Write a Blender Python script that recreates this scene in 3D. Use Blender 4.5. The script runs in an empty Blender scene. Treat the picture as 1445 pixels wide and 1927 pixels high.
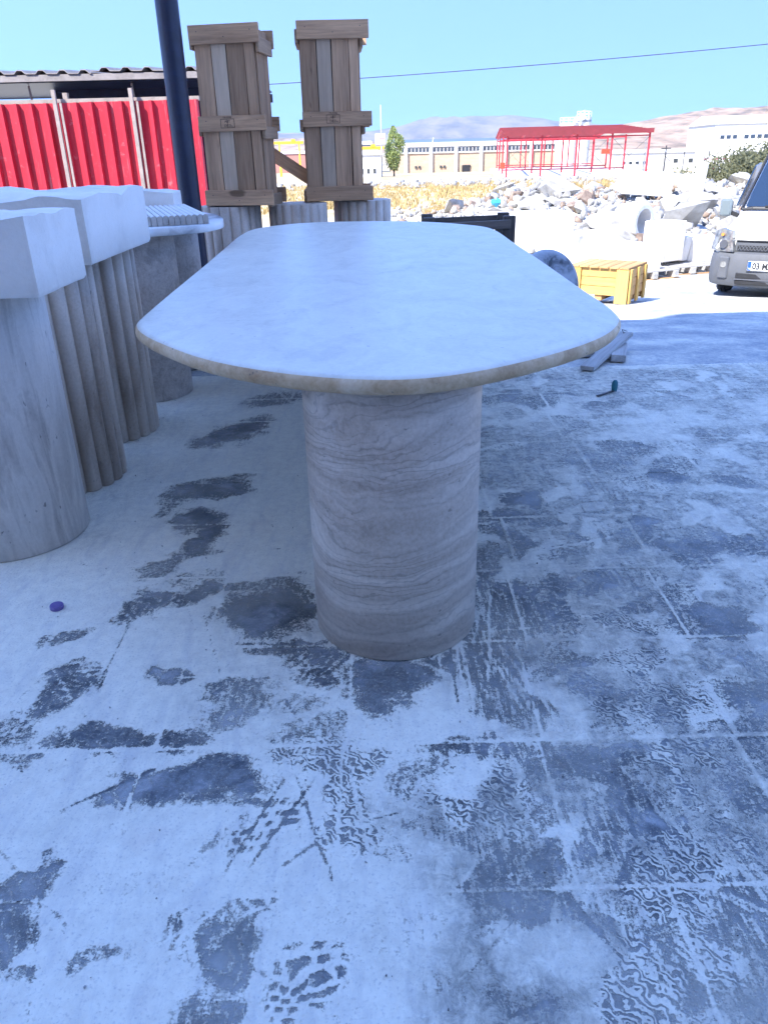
import bpy, bmesh, math, random
import numpy as np
from mathutils import Vector, Matrix
R_ = math.radians
random.seed(7); rng = np.random.default_rng(11)
sc = bpy.context.scene
C = sc.collection
# ------------------------------------------------------------------ camera
cam = bpy.data.cameras.new('camera'); cam_o = bpy.data.objects.new('camera', cam); C.objects.link(cam_o)
cam.sensor_fit = 'HORIZONTAL'; cam.sensor_width = 36.0; cam.lens = 36.0*1450/1445
cam.clip_start = 0.05; cam.clip_end = 20000
cx_ = Vector((0.99970882, -0.01025787, -0.02184147)); cy_ = Vector((0.02413034, 0.4249786, 0.90488172))
cz_ = cx_.cross(cy_)
cam_o.matrix_world = Matrix(((cx_.x, cy_.x, cz_.x, 0), (cx_.y, cy_.y, cz_.y, 0), (cx_.z, cy_.z, cz_.z, 1.25), (0, 0, 0, 1)))
sc.camera = cam_o
# ------------------------------------------------------------------ sky, sun, exposure
SUN_EL, SUN_AZ = 45.0, 225.0         # azimuth clockwise from +Y: the sun stands behind the camera, to the left
w = bpy.data.worlds.new('World'); sc.world = w; w.use_nodes = True
nt = w.node_tree; nt.nodes.clear()
sky = nt.nodes.new('ShaderNodeTexSky'); sky.sky_type = 'NISHITA'; sky.sun_disc = False
sky.sun_elevation = R_(SUN_EL); sky.sun_rotation = R_(SUN_AZ); sky.altitude = 1000
sky.air_density = 1.0; sky.dust_density = 0.3; sky.ozone_density = 3.5
bg = nt.nodes.new('ShaderNodeBackground'); bg.inputs['Strength'].default_value = 0.15
wo = nt.nodes.new('ShaderNodeOutputWorld')
tc = nt.nodes.new('ShaderNodeTexCoord'); sx = nt.nodes.new('ShaderNodeSeparateXYZ'); cb = nt.nodes.new('ShaderNodeCombineXYZ')
nt.links.new(tc.outputs['Generated'], sx.inputs[0])
ab = nt.nodes.new('ShaderNodeMath'); ab.operation = 'ABSOLUTE'; nt.links.new(sx.outputs[2], ab.inputs[0])
ad = nt.nodes.new('ShaderNodeMath'); ad.operation = 'MULTIPLY_ADD'; ad.inputs[1].default_value = 1.1; ad.inputs[2].default_value = .58; nt.links.new(ab.outputs[0], ad.inputs[0])
for i in (0, 1): nt.links.new(sx.outputs[i], cb.inputs[i])
nt.links.new(ad.outputs[0], cb.inputs[2]); nt.links.new(cb.outputs[0], sky.inputs[0])     # lookup lifted towards the zenith, dimming the bright low sky
tint = nt.nodes.new('ShaderNodeMix'); tint.data_type = 'RGBA'; tint.blend_type = 'MULTIPLY'; tint.inputs[0].default_value = 1
tint.inputs[7].default_value = (.86, .87, 1.0, 1); nt.links.new(sky.outputs[0], tint.inputs[6]); nt.links.new(tint.outputs[2], bg.inputs['Color']); nt.links.new(bg.outputs[0], wo.inputs[0])
sl = bpy.data.lights.new('sun', 'SUN'); sl.energy = 2.0; sl.angle = R_(0.5); sl.color = (1, .965, .93)
so = bpy.data.objects.new('sun', sl); C.objects.link(so)
a = R_(SUN_AZ); e = R_(SUN_EL)
to_sun = Vector((math.sin(a)*math.cos(e), math.cos(a)*math.cos(e), math.sin(e)))
so.rotation_euler = to_sun.to_track_quat('Z', 'Y').to_euler()
sc.view_settings.view_transform = 'Standard'; sc.view_settings.look = 'None'
sc.view_settings.gamma = 1.0; sc.view_settings.use_curve_mapping = False
sc.view_settings.exposure = 2.55
sc.cycles.max_bounces = 6; sc.cycles.diffuse_bounces = 3; sc.cycles.glossy_bounces = 3
sc.cycles.transparent_max_bounces = 12; sc.cycles.volume_bounces = 0
sc.cycles.use_denoising = True; sc.cycles.use_adaptive_sampling = True; sc.cycles.adaptive_threshold = .025

# ------------------------------------------------------------------ helpers
class MB:
    """collects vertices and faces; build() links them as one mesh object"""
    def __init__(s): s.v = []; s.f = []; s.m = []
    def add(s, vs, fs, mi=0):
        o = len(s.v); s.v += [tuple(p) for p in vs]; s.f += [tuple(i+o for i in f) for f in fs]; s.m += [mi]*len(fs); return s
    def box(s, c, d, rot=None, bev=0, mi=0):
        hx, hy, hz = d[0]/2, d[1]/2, d[2]/2
        if bev:
            bm = bmesh.new(); bmesh.ops.create_cube(bm, size=1, matrix=Matrix.Diagonal((d[0], d[1], d[2], 1)))
            bmesh.ops.bevel(bm, geom=bm.edges[:], offset=bev, segments=1, affect='EDGES')
            vs = [v.co.copy() for v in bm.verts]; bm.verts.index_update(); fs = [[v.index for v in f.verts] for f in bm.faces]; bm.free()
        else:
            vs = [Vector((x*hx, y*hy, z*hz)) for x in (-1, 1) for y in (-1, 1) for z in (-1, 1)]
            fs = [(0, 1, 3, 2), (4, 6, 7, 5), (0, 4, 5, 1), (2, 3, 7, 6), (0, 2, 6, 4), (1, 5, 7, 3)]
        c = Vector(c)
        if rot is not None: vs = [rot @ p for p in vs]
        return s.add([p+c for p in vs], fs, mi)
    def bar(s, a, b, wd, th=None, bev=0, mi=0):      # box from a to b
        a = Vector(a); b = Vector(b); d = b-a; th = wd if th is None else th
        q = d.to_track_quat('Z', 'Y').to_matrix()
        return s.box((a+b)/2, (wd, th, d.length), q, bev, mi)
    def cyl(s, a, b, r, r2=None, n=16, caps=True, mi=0):
        a = Vector(a); b = Vector(b); r2 = r if r2 is None else r2
        q = (b-a).to_track_quat('Z', 'Y').to_matrix(); vs = []
        for k in range(n):
            t = 2*math.pi*k/n; u = q @ Vector((math.cos(t), math.sin(t), 0)); vs += [a+u*r, b+u*r2]
        fs = [(2*k, 2*((k+1) % n), 2*((k+1) % n)+1, 2*k+1) for k in range(n)]
        if caps: fs += [tuple(2*k for k in range(n))[::-1], tuple(2*k+1 for k in range(n))]
        return s.add(vs, fs, mi)
    def tube(s, pts, r, n=8, mi=0):
        for p, q in zip(pts[:-1], pts[1:]): s.cyl(p, q, r, n=n, mi=mi)
        return s
    def rings(s, rs, closed=True, cap=True, mi=0):   # list of rings of points
        n = len(rs[0]); vs = [p for r in rs for p in r]; fs = []
        for j in range(len(rs)-1):
            for k in range(n if closed else n-1):
                k2 = (k+1) % n; fs.append((j*n+k, j*n+k2, (j+1)*n+k2, (j+1)*n+k))
        if cap: fs += [tuple(range(n))[::-1], tuple((len(rs)-1)*n+k for k in range(n))]
        return s.add(vs, fs, mi)
    def prism(s, poly, z0, z1, mi=0):
        return s.rings([[(x, y, z0) for x, y in poly], [(x, y, z1) for x, y in poly]], mi=mi)
    def mesh(s, name):
        me = bpy.data.meshes.new(name); me.from_pydata(s.v, [], s.f)
        if any(s.m): me.polygons.foreach_set('material_index', s.m)
        me.validate(); me.update(); return me
    def build(s, name, mat, parent=None, smooth=None, loc=None, rot=None):
        return link(name, s.mesh(name), mat, parent, smooth, loc, rot)

def link(name, me, mat, parent=None, smooth=None, loc=None, rot=None):
    if mat is not None and not me.materials:
        for m in (mat if isinstance(mat, (list, tuple)) else [mat]): me.materials.append(m)
    o = bpy.data.objects.new(name, me); C.objects.link(o)
    if parent is not None: o.parent = parent
    if loc is not None: o.location = loc
    if rot is not None: o.rotation_euler = rot
    if smooth is not None: shade(me, smooth)
    return o
def shade(me, deg):
    me.polygons.foreach_set('use_smooth', [True]*len(me.polygons))
    if deg < 170:
        bm = bmesh.new(); bm.from_mesh(me)
        for ed in bm.edges:
            if len(ed.link_faces) == 2 and ed.calc_face_angle(0) > R_(deg): ed.smooth = False
        bm.to_mesh(me); bm.free()
def tag(o, label=None, cat=None, group=None, kind=None):
    if label: o['label'] = label
    if cat: o['category'] = cat
    if group: o['group'] = group
    if kind: o['kind'] = kind
    return o
def thing(name, label, cat, loc=(0, 0, 0), rz=0, group=None):
    o = bpy.data.objects.new(name, None); C.objects.link(o); o.empty_display_size = .1
    o.location = loc; o.rotation_euler = (0, 0, rz); return tag(o, label, cat, group)
def Zr(d): return Matrix.Rotation(R_(d), 3, 'Z')

# ------------------------------------------------------------------ materials
def newmat(name):
    m = bpy.data.materials.new(name); m.use_nodes = True; t = m.node_tree
    return m, t, t.nodes['Principled BSDF']
def N(t, kind, **kw):
    n = t.nodes.new(kind)
    for k, v in kw.items():
        if k in n.inputs: n.inputs[k].default_value = v
        else: setattr(n, k, v)
    return n
def mth(t, op, a, b=None, clamp=False):
    n = t.nodes.new('ShaderNodeMath'); n.operation = op; n.use_clamp = clamp
    for i, x in enumerate((a, b)):
        if x is None: continue
        if isinstance(x, (int, float)): n.inputs[i].default_value = x
        else: t.links.new(x, n.inputs[i])
    return n.outputs[0]
def ramp(t, fac, stops, interp='LINEAR'):
    n = t.nodes.new('ShaderNodeValToRGB'); cr = n.color_ramp; cr.interpolation = interp
    while len(cr.elements) < len(stops): cr.elements.new(0.5)
    for el, (p, c) in zip(cr.elements, stops):
        el.position = p; el.color = (c[0], c[1], c[2], 1) if not isinstance(c, (int, float)) else (c, c, c, 1)
    t.links.new(fac, n.inputs[0]); return n.outputs[0]
def mixc(t, fac, a, b, mode='MIX'):
    n = t.nodes.new('ShaderNodeMix'); n.data_type = 'RGBA'; n.blend_type = mode
    for s, x in ((n.inputs[0], fac), (n.inputs[6], a), (n.inputs[7], b)):
        if isinstance(x, (int, float)): s.default_value = x
        elif isinstance(x, tuple): s.default_value = (*x, 1)
        else: t.links.new(x, s)
    return n.outputs[2]
def coords(t, space='obj', scale=(1, 1, 1), rot=(0, 0, 0), rnd=True):
    if space == 'pos': src = N(t, 'ShaderNodeNewGeometry').outputs['Position']
    else: src = N(t, 'ShaderNodeTexCoord').outputs['Object']
    mp = N(t, 'ShaderNodeMapping'); mp.inputs['Scale'].default_value = scale; mp.inputs['Rotation'].default_value = rot
    t.links.new(src, mp.inputs[0]); out = mp.outputs[0]
    if rnd and space != 'pos':
        oi = N(t, 'ShaderNodeObjectInfo'); k = mth(t, 'MULTIPLY', oi.outputs['Random'], 37.0)
        cb = N(t, 'ShaderNodeCombineXYZ')
        for i in range(3): t.links.new(k, cb.inputs[i])
        ad = N(t, 'ShaderNodeVectorMath', operation='ADD'); t.links.new(out, ad.inputs[0]); t.links.new(cb.outputs[0], ad.inputs[1]); out = ad.outputs[0]
    return out
def noise(t, vec, scale, detail=5, rough=.55, dist=0):
    n = N(t, 'ShaderNodeTexNoise', Scale=scale, Detail=detail, Roughness=rough, Distortion=dist)
    t.links.new(vec, n.inputs['Vector']); return n.outputs['Fac']
def bump(t, bs, h, strength=.3, dist=.01):
    b = N(t, 'ShaderNodeBump', Strength=strength, Distance=dist); t.links.new(h, b.inputs['Height']); t.links.new(b.outputs[0], bs.inputs['Normal'])
def rndshift(t, col, amt=.25):
    oi = N(t, 'ShaderNodeObjectInfo'); v = mth(t, 'MULTIPLY_ADD', oi.outputs['Random'], amt); v.node.inputs[2].default_value = 1-amt/2
    hs = N(t, 'ShaderNodeHueSaturation'); t.links.new(v, hs.inputs['Value']); t.links.new(col, hs.inputs['Color']); return hs.outputs[0]
def plain(name, col, rough=.6, metal=0, var=.12, scale=6, bmp=.1, space='obj', spec=.5, shift=0, stretch=(1, 1, 1), bd=.01):
    m, t, b = newmat(name); v = coords(t, space, stretch)
    n = noise(t, v, scale, 6)
    c = ramp(t, n, [(.3, tuple(x*(1-var) for x in col)), (.7, tuple(min(1, x*(1+var)) for x in col))])
    n2 = noise(t, v, scale*7, 4); c = mixc(t, .35, c, ramp(t, n2, [(.3, tuple(x*(1-var*1.5) for x in col)), (.7, col)]))
    if shift: c = rndshift(t, c, shift)
    t.links.new(c, b.inputs['Base Color']); b.inputs['Roughness'].default_value = rough; b.inputs['Metallic'].default_value = metal
    b.inputs['Specular IOR Level'].default_value = spec
    if bmp: bump(t, b, n2, bmp, bd)
    return m
def stone(name, stops, scale=3, stretch=(1, 1, 1), rot=(0, 0, 0), warp=.6, rough=.55, pits=.0, fine=.25, bmp=.08, space='obj', bands=0, rnd=True, lines=0):
    """veined stone: warped noise (or sediment bands), fine grain, small dark pits"""
    m, t, b = newmat(name); v0 = coords(t, space, (1, 1, 1), rnd=rnd); v = coords(t, space, stretch, rot, rnd=rnd)
    wn = N(t, 'ShaderNodeTexNoise', Scale=scale*.6, Detail=4.0); t.links.new(v, wn.inputs['Vector'])
    vm = N(t, 'ShaderNodeVectorMath', operation='MULTIPLY_ADD'); t.links.new(wn.outputs['Color'], vm.inputs[0]); vm.inputs[1].default_value = (warp,)*3; t.links.new(v, vm.inputs[2])
    n1 = noise(t, vm.outputs[0], scale, 8, .6)
    if bands:
        wv = N(t, 'ShaderNodeTexWave', Scale=bands, Distortion=5.0, Detail=6.0); wv.wave_type = 'BANDS'; wv.bands_direction = 'Z'; wv.inputs['Detail Scale'].default_value = 1.6
        t.links.new(vm.outputs[0], wv.inputs['Vector']); n1 = mth(t, 'ADD', mth(t, 'MULTIPLY', n1, .75), mth(t, 'MULTIPLY', wv.outputs['Fac'], .25))
    c = ramp(t, n1, stops)
    if lines:
        ln = N(t, 'ShaderNodeTexWave', Scale=8.5, Distortion=11.0, Detail=5.0); ln.bands_direction = 'Z'; ln.inputs['Detail Scale'].default_value = 1.1; t.links.new(vm.outputs[0], ln.inputs['Vector'])
        lm = mth(t, 'MULTIPLY', ramp(t, ln.outputs['Fac'], [(.04, 1), (.16, 0)]), mth(t, 'MULTIPLY', ramp(t, noise(t, v, 3.5, 3), [(.42, 0), (.6, 1)]), lines)); c = mixc(t, lm, c, (.12, .095, .08))
    g = noise(t, v0, 90, 4, .7); c = mixc(t, fine, c, ramp(t, g, [(.3, .12), (.7, .75)]), 'SOFT_LIGHT')
    if pits:
        vo = N(t, 'ShaderNodeTexNoise', Scale=45.0, Detail=2.0); sv = coords(t, space, tuple(.4+.6*x for x in stretch), rot); t.links.new(sv, vo.inputs['Vector'])
        pm = ramp(t, vo.outputs['Fac'], [(.70, 0), (.75, 1)]); pm = mth(t, 'MULTIPLY', pm, pits)
        c = mixc(t, pm, c, (.10, .085, .07))
    t.links.new(c, b.inputs['Base Color']); b.inputs['Roughness'].default_value = rough
    if bmp: bump(t, b, g, bmp, .004)
    return m
def wood(name, light, dark, axis='Z', scale=9, rough=.75, knots=True, shift=.45):
    m, t, b = newmat(name); st = {'X': (.07, 1, 1), 'Y': (1, .07, 1), 'Z': (1, 1, .07)}[axis]
    v = coords(t, 'obj', st); g = noise(t, v, scale*6, 6, .65, .6); big = noise(t, v, scale*1.4, 3)
    c = ramp(t, g, [(.25, dark), (.62, light), (.85, tuple(min(1, x*1.12) for x in light))])
    c = mixc(t, .45, c, ramp(t, big, [(.3, tuple(x*.72 for x in dark)), (.6, light)]))
    if knots:
        kv = coords(t, 'obj', {'X': (.3, 1, 1), 'Y': (1, .3, 1), 'Z': (1, 1, .3)}[axis]); k = noise(t, kv, 11, 2); km = ramp(t, k, [(.70, 0), (.76, .75)])
        c = mixc(t, km, c, tuple(x*.35 for x in dark))
    c = rndshift(t, c, shift); t.links.new(c, b.inputs['Base Color']); b.inputs['Roughness'].default_value = rough; b.inputs['Specular IOR Level'].default_value = .25
    bump(t, b, g, .35, .003); return m

M = {}
# white stone dust lying everywhere (opaque form, for yard and for joints)
def dust_colour(t, v):
    n = noise(t, v, 1.1, 6, .6); n2 = noise(t, v, 28, 5, .65); n3 = noise(t, v, 160, 3)
    c = ramp(t, n, [(.3, (.71, .68, .58)), (.55, (.80, .775, .67)), (.75, (.86, .84, .72))])
    c = mixc(t, .5, c, ramp(t, n2, [(.3, (.65, .625, .54)), (.6, (.86, .84, .72))]))
    s1 = coords(t, 'pos', (1, .3, 1), (0, 0, R_(35))); s2 = coords(t, 'pos', (1, .22, 1), (0, 0, R_(-40)))
    sc1 = noise(t, s1, 13, 7, .72, .4); sc2 = noise(t, s2, 21, 7, .72, .4)
    c = mixc(t, ramp(t, sc1, [(.50, 0), (.70, .40)]), c, (.46, .465, .48)); c = mixc(t, ramp(t, sc2, [(.54, 0), (.72, .38)]), c, (.50, .50, .51))
    c = mixc(t, ramp(t, n3, [(.56, 0), (.74, .5)]), c, (.38, .385, .40))
    return c, n2, n3
def build_dust():
    m, t, b = newmat('stone_dust'); v = coords(t, 'pos'); c, n2, n3 = dust_colour(t, v)
    at = N(t, 'ShaderNodeAttribute', attribute_name='wear'); sq = N(t, 'ShaderNodeAttribute', attribute_name='squig'); st = N(t, 'ShaderNodeAttribute', attribute_name='streak'); jn = N(t, 'ShaderNodeAttribute', attribute_name='joint')
    wear = at.outputs['Fac']
    # ragged edges at three sizes
    e1 = noise(t, v, 14, 5, .7); e2 = noise(t, v, 70, 5, .72); e3 = noise(t, v, 260, 3, .6)
    vs = coords(t, 'pos', (1, .16, 1), (0, 0, R_(-8))); es = noise(t, vs, 90, 4, .6)
    k = mth(t, 'ADD', mth(t, 'MULTIPLY', mth(t, 'SUBTRACT', e1, .5), 1.0), mth(t, 'MULTIPLY', mth(t, 'SUBTRACT', e2, .5), 1.9))
    k = mth(t, 'ADD', k, mth(t, 'MULTIPLY', mth(t, 'SUBTRACT', e3, .5), 1.6))
    k = mth(t, 'ADD', k, mth(t, 'MULTIPLY', mth(t, 'MULTIPLY', mth(t, 'SUBTRACT', es, .5), 2.2), mth(t, 'ADD', mth(t, 'MULTIPLY', st.outputs['Fac'], .8), .35)))
    tot = mth(t, 'ADD', wear, k)
    # worm-like ridges left by wet soles
    wn = N(t, 'ShaderNodeTexNoise', Scale=42.0, Detail=1.5); t.links.new(v, wn.inputs['Vector'])
    vm = N(t, 'ShaderNodeVectorMath', operation='MULTIPLY_ADD'); t.links.new(wn.outputs['Color'], vm.inputs[0]); vm.inputs[1].default_value = (.055,)*3; t.links.new(v, vm.inputs[2])
    wv = N(t, 'ShaderNodeTexWave', Scale=27.0, Distortion=1.2, Detail=1.0); wv.bands_direction = 'DIAGONAL'; t.links.new(vm.outputs[0], wv.inputs['Vector'])
    worm = ramp(t, wv.outputs['Fac'], [(.48, 0), (.66, 1)])
    tot = mth(t, 'SUBTRACT', tot, mth(t, 'MULTIPLY', mth(t, 'MULTIPLY', worm, sq.outputs['Fac']), .75))
    tot = mth(t, 'SUBTRACT', tot, mth(t, 'MULTIPLY', jn.outputs['Fac'], .9))
    bare = ramp(t, tot, [(.34, 0), (.47, .40), (.62, .80), (.95, 1.0)])
    bare = mth(t, 'MULTIPLY', bare, mth(t, 'MINIMUM', mth(t, 'ADD', mth(t, 'MULTIPLY', wear, 1.6), .25), 1.0))
    fi = N(t, 'ShaderNodeAttribute', attribute_name='film'); rn = noise(t, vs, 26, 8, .8, .8); r2 = noise(t, v, 30, 8, .8, .6)
    fl_ = mth(t, 'MULTIPLY', fi.outputs['Fac'], ramp(t, mth(t, 'ADD', mth(t, 'MULTIPLY', rn, .22), mth(t, 'ADD', mth(t, 'MULTIPLY', r2, .53), mth(t, 'MULTIPLY', noise(t, v, 7, 6, .7, .5), .25))), [(.42, .06), (.49, .45), (.56, 1.0)]))
    bare = mth(t, 'MULTIPLY', bare, ramp(t, noise(t, v, 2.1, 3), [(.34, .66), (.55, 1.0)]))
    bare = mth(t, 'MAXIMUM', bare, mth(t, 'MULTIPLY', fl_, mth(t, 'SUBTRACT', 1.0, mth(t, 'MULTIPLY', jn.outputs['Fac'], .5))))
    gn = N(t, 'ShaderNodeAttribute', attribute_name='gone'); bare = mth(t, 'MAXIMUM', bare, ramp(t, mth(t, 'ADD', gn.outputs['Fac'], mth(t, 'MULTIPLY', mth(t, 'SUBTRACT', e1, .5), .8)), [(.45, 0), (.60, 1)]))
    stain = ramp(t, noise(t, v, 3.2, 4), [(.62, 0), (.72, .35)]); c = mixc(t, stain, c, (.60, .52, .47))
    t.links.new(c, b.inputs['Base Color']); b.inputs['Roughness'].default_value = .9; b.inputs['Specular IOR Level'].default_value = .15
    h = mth(t, 'ADD', mth(t, 'MULTIPLY', n2, .5), mth(t, 'ADD', mth(t, 'MULTIPLY', n3, .3), mth(t, 'MULTIPLY', mth(t, 'SUBTRACT', 1.0, bare), .9)))
    bump(t, b, h, .75, .005)
    tr = N(t, 'ShaderNodeBsdfTransparent'); mx = N(t, 'ShaderNodeMixShader')
    t.links.new(bare, mx.inputs[0]); t.links.new(b.outputs[0], mx.inputs[1]); t.links.new(tr.outputs[0], mx.inputs[2])
    t.links.new(mx.outputs[0], t.nodes['Material Output'].inputs['Surface']); return m
M['dust'] = build_dust()
def build_tile():
    m, t, b = newmat('dark_marble_tile'); v = coords(t, 'pos')
    wn = N(t, 'ShaderNodeTexNoise', Scale=7.0, Detail=5.0); t.links.new(v, wn.inputs['Vector'])
    vm = N(t, 'ShaderNodeVectorMath', operation='MULTIPLY_ADD'); t.links.new(wn.outputs['Color'], vm.inputs[0]); vm.inputs[1].default_value = (.22,)*3; t.links.new(v, vm.inputs[2])
    n = noise(t, vm.outputs[0], 9, 7, .65); c = ramp(t, n, [(.30, (.022, .028, .036)), (.45, (.065, .08, .095)), (.58, (.18, .20, .22)), (.72, (.42, .44, .46))])
    w2 = noise(t, v, 5.5, 5, .6); c = mixc(t, ramp(t, w2, [(.66, 0), (.74, .4)]), c, (.17, .12, .075))
    f = noise(t, v, 130, 4, .7); c = mixc(t, ramp(t, f, [(.52, 0), (.75, .55)]), c, (.48, .49, .5))
    t.links.new(c, b.inputs['Base Color']); t.links.new(ramp(t, f, [(.3, .28), (.7, .6)]), b.inputs['Roughness']); return m
M['tile'] = build_tile()
def build_ground():
    m, t, b = newmat('yard_and_field'); v = coords(t, 'pos'); c, n2, n3 = dust_colour(t, v)
    worn = ramp(t, mth(t, 'ADD', mth(t, 'MULTIPLY', noise(t, v, 30, 8, .8, .6), .5), mth(t, 'MULTIPLY', noise(t, v, 2.0, 5, .6), .5)), [(.40, .15), (.50, .62), (.58, .95)]); c = mixc(t, worn, c, (.27, .30, .35))
    sp = N(t, 'ShaderNodeSeparateXYZ'); t.links.new(v, sp.inputs[0]); y = sp.outputs['Y']
    far = ramp(t, mth(t, 'DIVIDE', mth(t, 'ADD', y, mth(t, 'MULTIPLY', noise(t, v, .12, 4), 18)), 100.0), [(.32, 0), (.42, 1)])
    fn = noise(t, v, .25, 6); fc = ramp(t, fn, [(.3, (.36, .27, .13)), (.5, (.50, .40, .22)), (.7, (.58, .52, .42))])
    vp = coords(t, 'pos', (.004, .0016, 1)); pl = ramp(t, noise(t, vp, 3, 5), [(.3, (.34, .27, .19)), (.5, (.46, .37, .25)), (.62, (.30, .27, .2)), (.75, (.55, .47, .36))])
    c2 = mixc(t, ramp(t, mth(t, 'DIVIDE', y, 1000.0), [(.12, 0), (.35, 1)]), fc, pl)
    c = mixc(t, far, c, c2); t.links.new(c, b.inputs['Base Color']); b.inputs['Roughness'].default_value = .95; b.inputs['Specular IOR Level'].default_value = .1
    bump(t, b, mth(t, 'ADD', n2, mth(t, 'MULTIPLY', n3, .6)), .4, .006); return m
M['ground'] = build_ground()
trav = [(.28, (.235, .215, .20)), (.42, (.36, .33, .30)), (.55, (.50, .465, .425)), (.68, (.42, .385, .36)), (.8, (.58, .545, .50))]
M['travertine'] = stone('silver_travertine', [(.25, (.42, .34, .27)), (.42, (.57, .48, .395)), (.50, (.49, .41, .335)), (.60, (.63, .54, .45)), (.78, (.75, .66, .56))], scale=2.2, stretch=(.8, .8, 1.9), rot=(0, R_(7), 0), warp=.85, rough=.42, pits=.5, fine=.45, bands=1.7, lines=.3)
M['top'] = stone('honed_tabletop', [(.28, (.61, .595, .52)), (.42, (.69, .67, .59)), (.55, (.74, .72, .635)), (.75, (.80, .785, .69))], scale=5, stretch=(1.6, .9, 1), warp=1.0, rough=.36, fine=.3, bmp=.04, pits=.3)
M['edge'] = stone('tabletop_edge', [(.3, (.46, .30, .16)), (.5, (.62, .45, .27)), (.7, (.75, .60, .42))], scale=9, warp=.3, rough=.55, pits=.8, fine=.4)
M['grey_stone'] = stone('grey_streaked_marble', [(.28, (.16, .13, .11)), (.39, (.42, .37, .325)), (.48, (.70, .64, .575)), (.60, (.56, .505, .45)), (.74, (.84, .78, .70))], scale=4, stretch=(1.3, 1.3, .28), rot=(0, R_(6), 0), warp=.55, rough=.5, pits=.7, fine=.25)
M['flute_stone'] = stone('brown_grey_travertine', [(.28, (.24, .18, .135)), (.45, (.48, .39, .31)), (.6, (.60, .50, .405)), (.75, (.76, .67, .57))], scale=3.4, stretch=(1.2, 1.2, .35), warp=.8, rough=.5, pits=.4, fine=.3)
M['round_stone'] = stone('fine_grey_limestone', [(.3, (.38, .32, .275)), (.5, (.50, .43, .375)), (.7, (.60, .53, .465))], scale=10, warp=.5, rough=.6, pits=.3, fine=.5)
M['white_block'] = stone('raw_white_marble', [(.26, (.46, .43, .40)), (.36, (.70, .66, .61)), (.5, (.81, .775, .725)), (.7, (.86, .825, .775))], scale=2.6, warp=.7, rough=.75, fine=.18, bmp=.3)
M['veined'] = stone('veined_white_marble', [(.33, (.10, .11, .13)), (.40, (.45, .46, .47)), (.47, (.70, .70, .69)), (.7, (.78, .775, .765))], scale=2.4, stretch=(1, 1, 1), warp=1.0, rough=.35, fine=.1)
M['ball'] = stone('dark_veined_marble', [(.34, (.05, .055, .065)), (.42, (.28, .30, .33)), (.55, (.40, .42, .45)), (.75, (.52, .54, .56))], scale=3, warp=1.2, rough=.35, fine=.1)
M['reedtop'] = plain('dusty_reed', (.74, .73, .71), .8, var=.06, scale=20)
M['reed'] = stone('beige_travertine', [(.3, (.34, .30, .26)), (.5, (.47, .43, .385)), (.7, (.58, .54, .49))], scale=8, warp=.4, rough=.6, pits=.5)
M['wood_old_z'] = wood('weathered_plank', (.60, .37, .215), (.30, .175, .10), 'Z')
M['wood_old_x'] = wood('weathered_board', (.62, .375, .21), (.26, .145, .08), 'X')
M['wood_old_y'] = wood('weathered_batten', (.46, .30, .18), (.23, .145, .09), 'Y')
M['ply'] = wood('pale_strip', (.60, .44, .30), (.42, .30, .20), 'Z', knots=False)
M['wood_dark_z'] = wood('dark_plank', (.13, .11, .095), (.06, .05, .045), 'Z', shift=.2)
M['wood_dark_x'] = wood('dark_rail', (.17, .145, .125), (.08, .065, .055), 'X', shift=.2)
M['wood_new_x'] = wood('fresh_pine_board', (.62, .40, .14), (.48, .29, .09), 'X', shift=.2)
M['wood_new_z'] = wood('fresh_pine_post', (.64, .41, .13), (.50, .30, .085), 'Z', shift=.15)
M['wood_new_y'] = wood('fresh_pine_slat', (.60, .36, .16), (.46, .25, .10), 'Y', shift=.2)
M['wood_dusty'] = wood('dusty_plank', (.50, .49, .475), (.22, .20, .185), 'X', shift=.2)
M['stamp'] = plain('ink_and_filler_dark', (.06, .045, .04), .9, var=.4, scale=40, bmp=0)
def redm():
    m, t, b = newmat('faded_red_sheet'); v = coords(t, 'obj', (1, 1, .25)); n = noise(t, v, 5, 6); f = noise(t, coords(t, 'obj'), 9, 6, .7); g = noise(t, coords(t, 'obj', (1, 1, .06)), 16, 5, .7)
    c = ramp(t, n, [(.3, (.40, .012, .03)), (.6, (.52, .02, .042)), (.8, (.56, .06, .08))]); c = mixc(t, ramp(t, f, [(.60, 0), (.72, .5)]), c, (.60, .26, .27)); c = mixc(t, ramp(t, g, [(.60, 0), (.75, .45)]), c, (.62, .40, .39))
    t.links.new(c, b.inputs['Base Color']); b.inputs['Roughness'].default_value = .5; return m
M['red'] = redm()
M['post'] = plain('chalky_post', (.34, .285, .25), .8, var=.25, scale=8, shift=.1)
M['navy'] = plain('navy_pole_shed_shade', (.012, .018, .045), .38, var=.4, scale=14, bmp=.05)
M['roofold'] = plain('weathered_fibre_roof', (.30, .27, .255), .9, var=.3, scale=5, bmp=.3)
M['darkmetal'] = plain('dark_steel', (.05, .05, .055), .6, var=.3)
M['hallwall'] = plain('cream_hall_wall', (.82, .74, .62), .85, var=.05, scale=1, bmp=.03)  # cream picked so the unseen wall bounces warmer light onto the floor
M['white'] = plain('white_wall', (.62, .62, .60), .8, var=.05, scale=1, bmp=.03)
M['vanwhite'] = plain('van_white_paint', (.78, .78, .77), .25, var=.03, scale=2, bmp=0)
M['plastic'] = plain('grey_bumper_plastic', (.105, .11, .12), .6, var=.1, scale=12, bmp=.05)
M['black'] = plain('black_trim', (.02, .02, .022), .5, var=.3, bmp=0)
M['rubber'] = plain('tyre_rubber', (.045, .044, .043), .85, var=.3, scale=20)
M['chrome'] = plain('rim_metal', (.22, .22, .23), .35, .8, var=.1)
M['plate'] = plain('plate_white', (.80, .80, .80), .4, var=.03, bmp=0)
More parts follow.
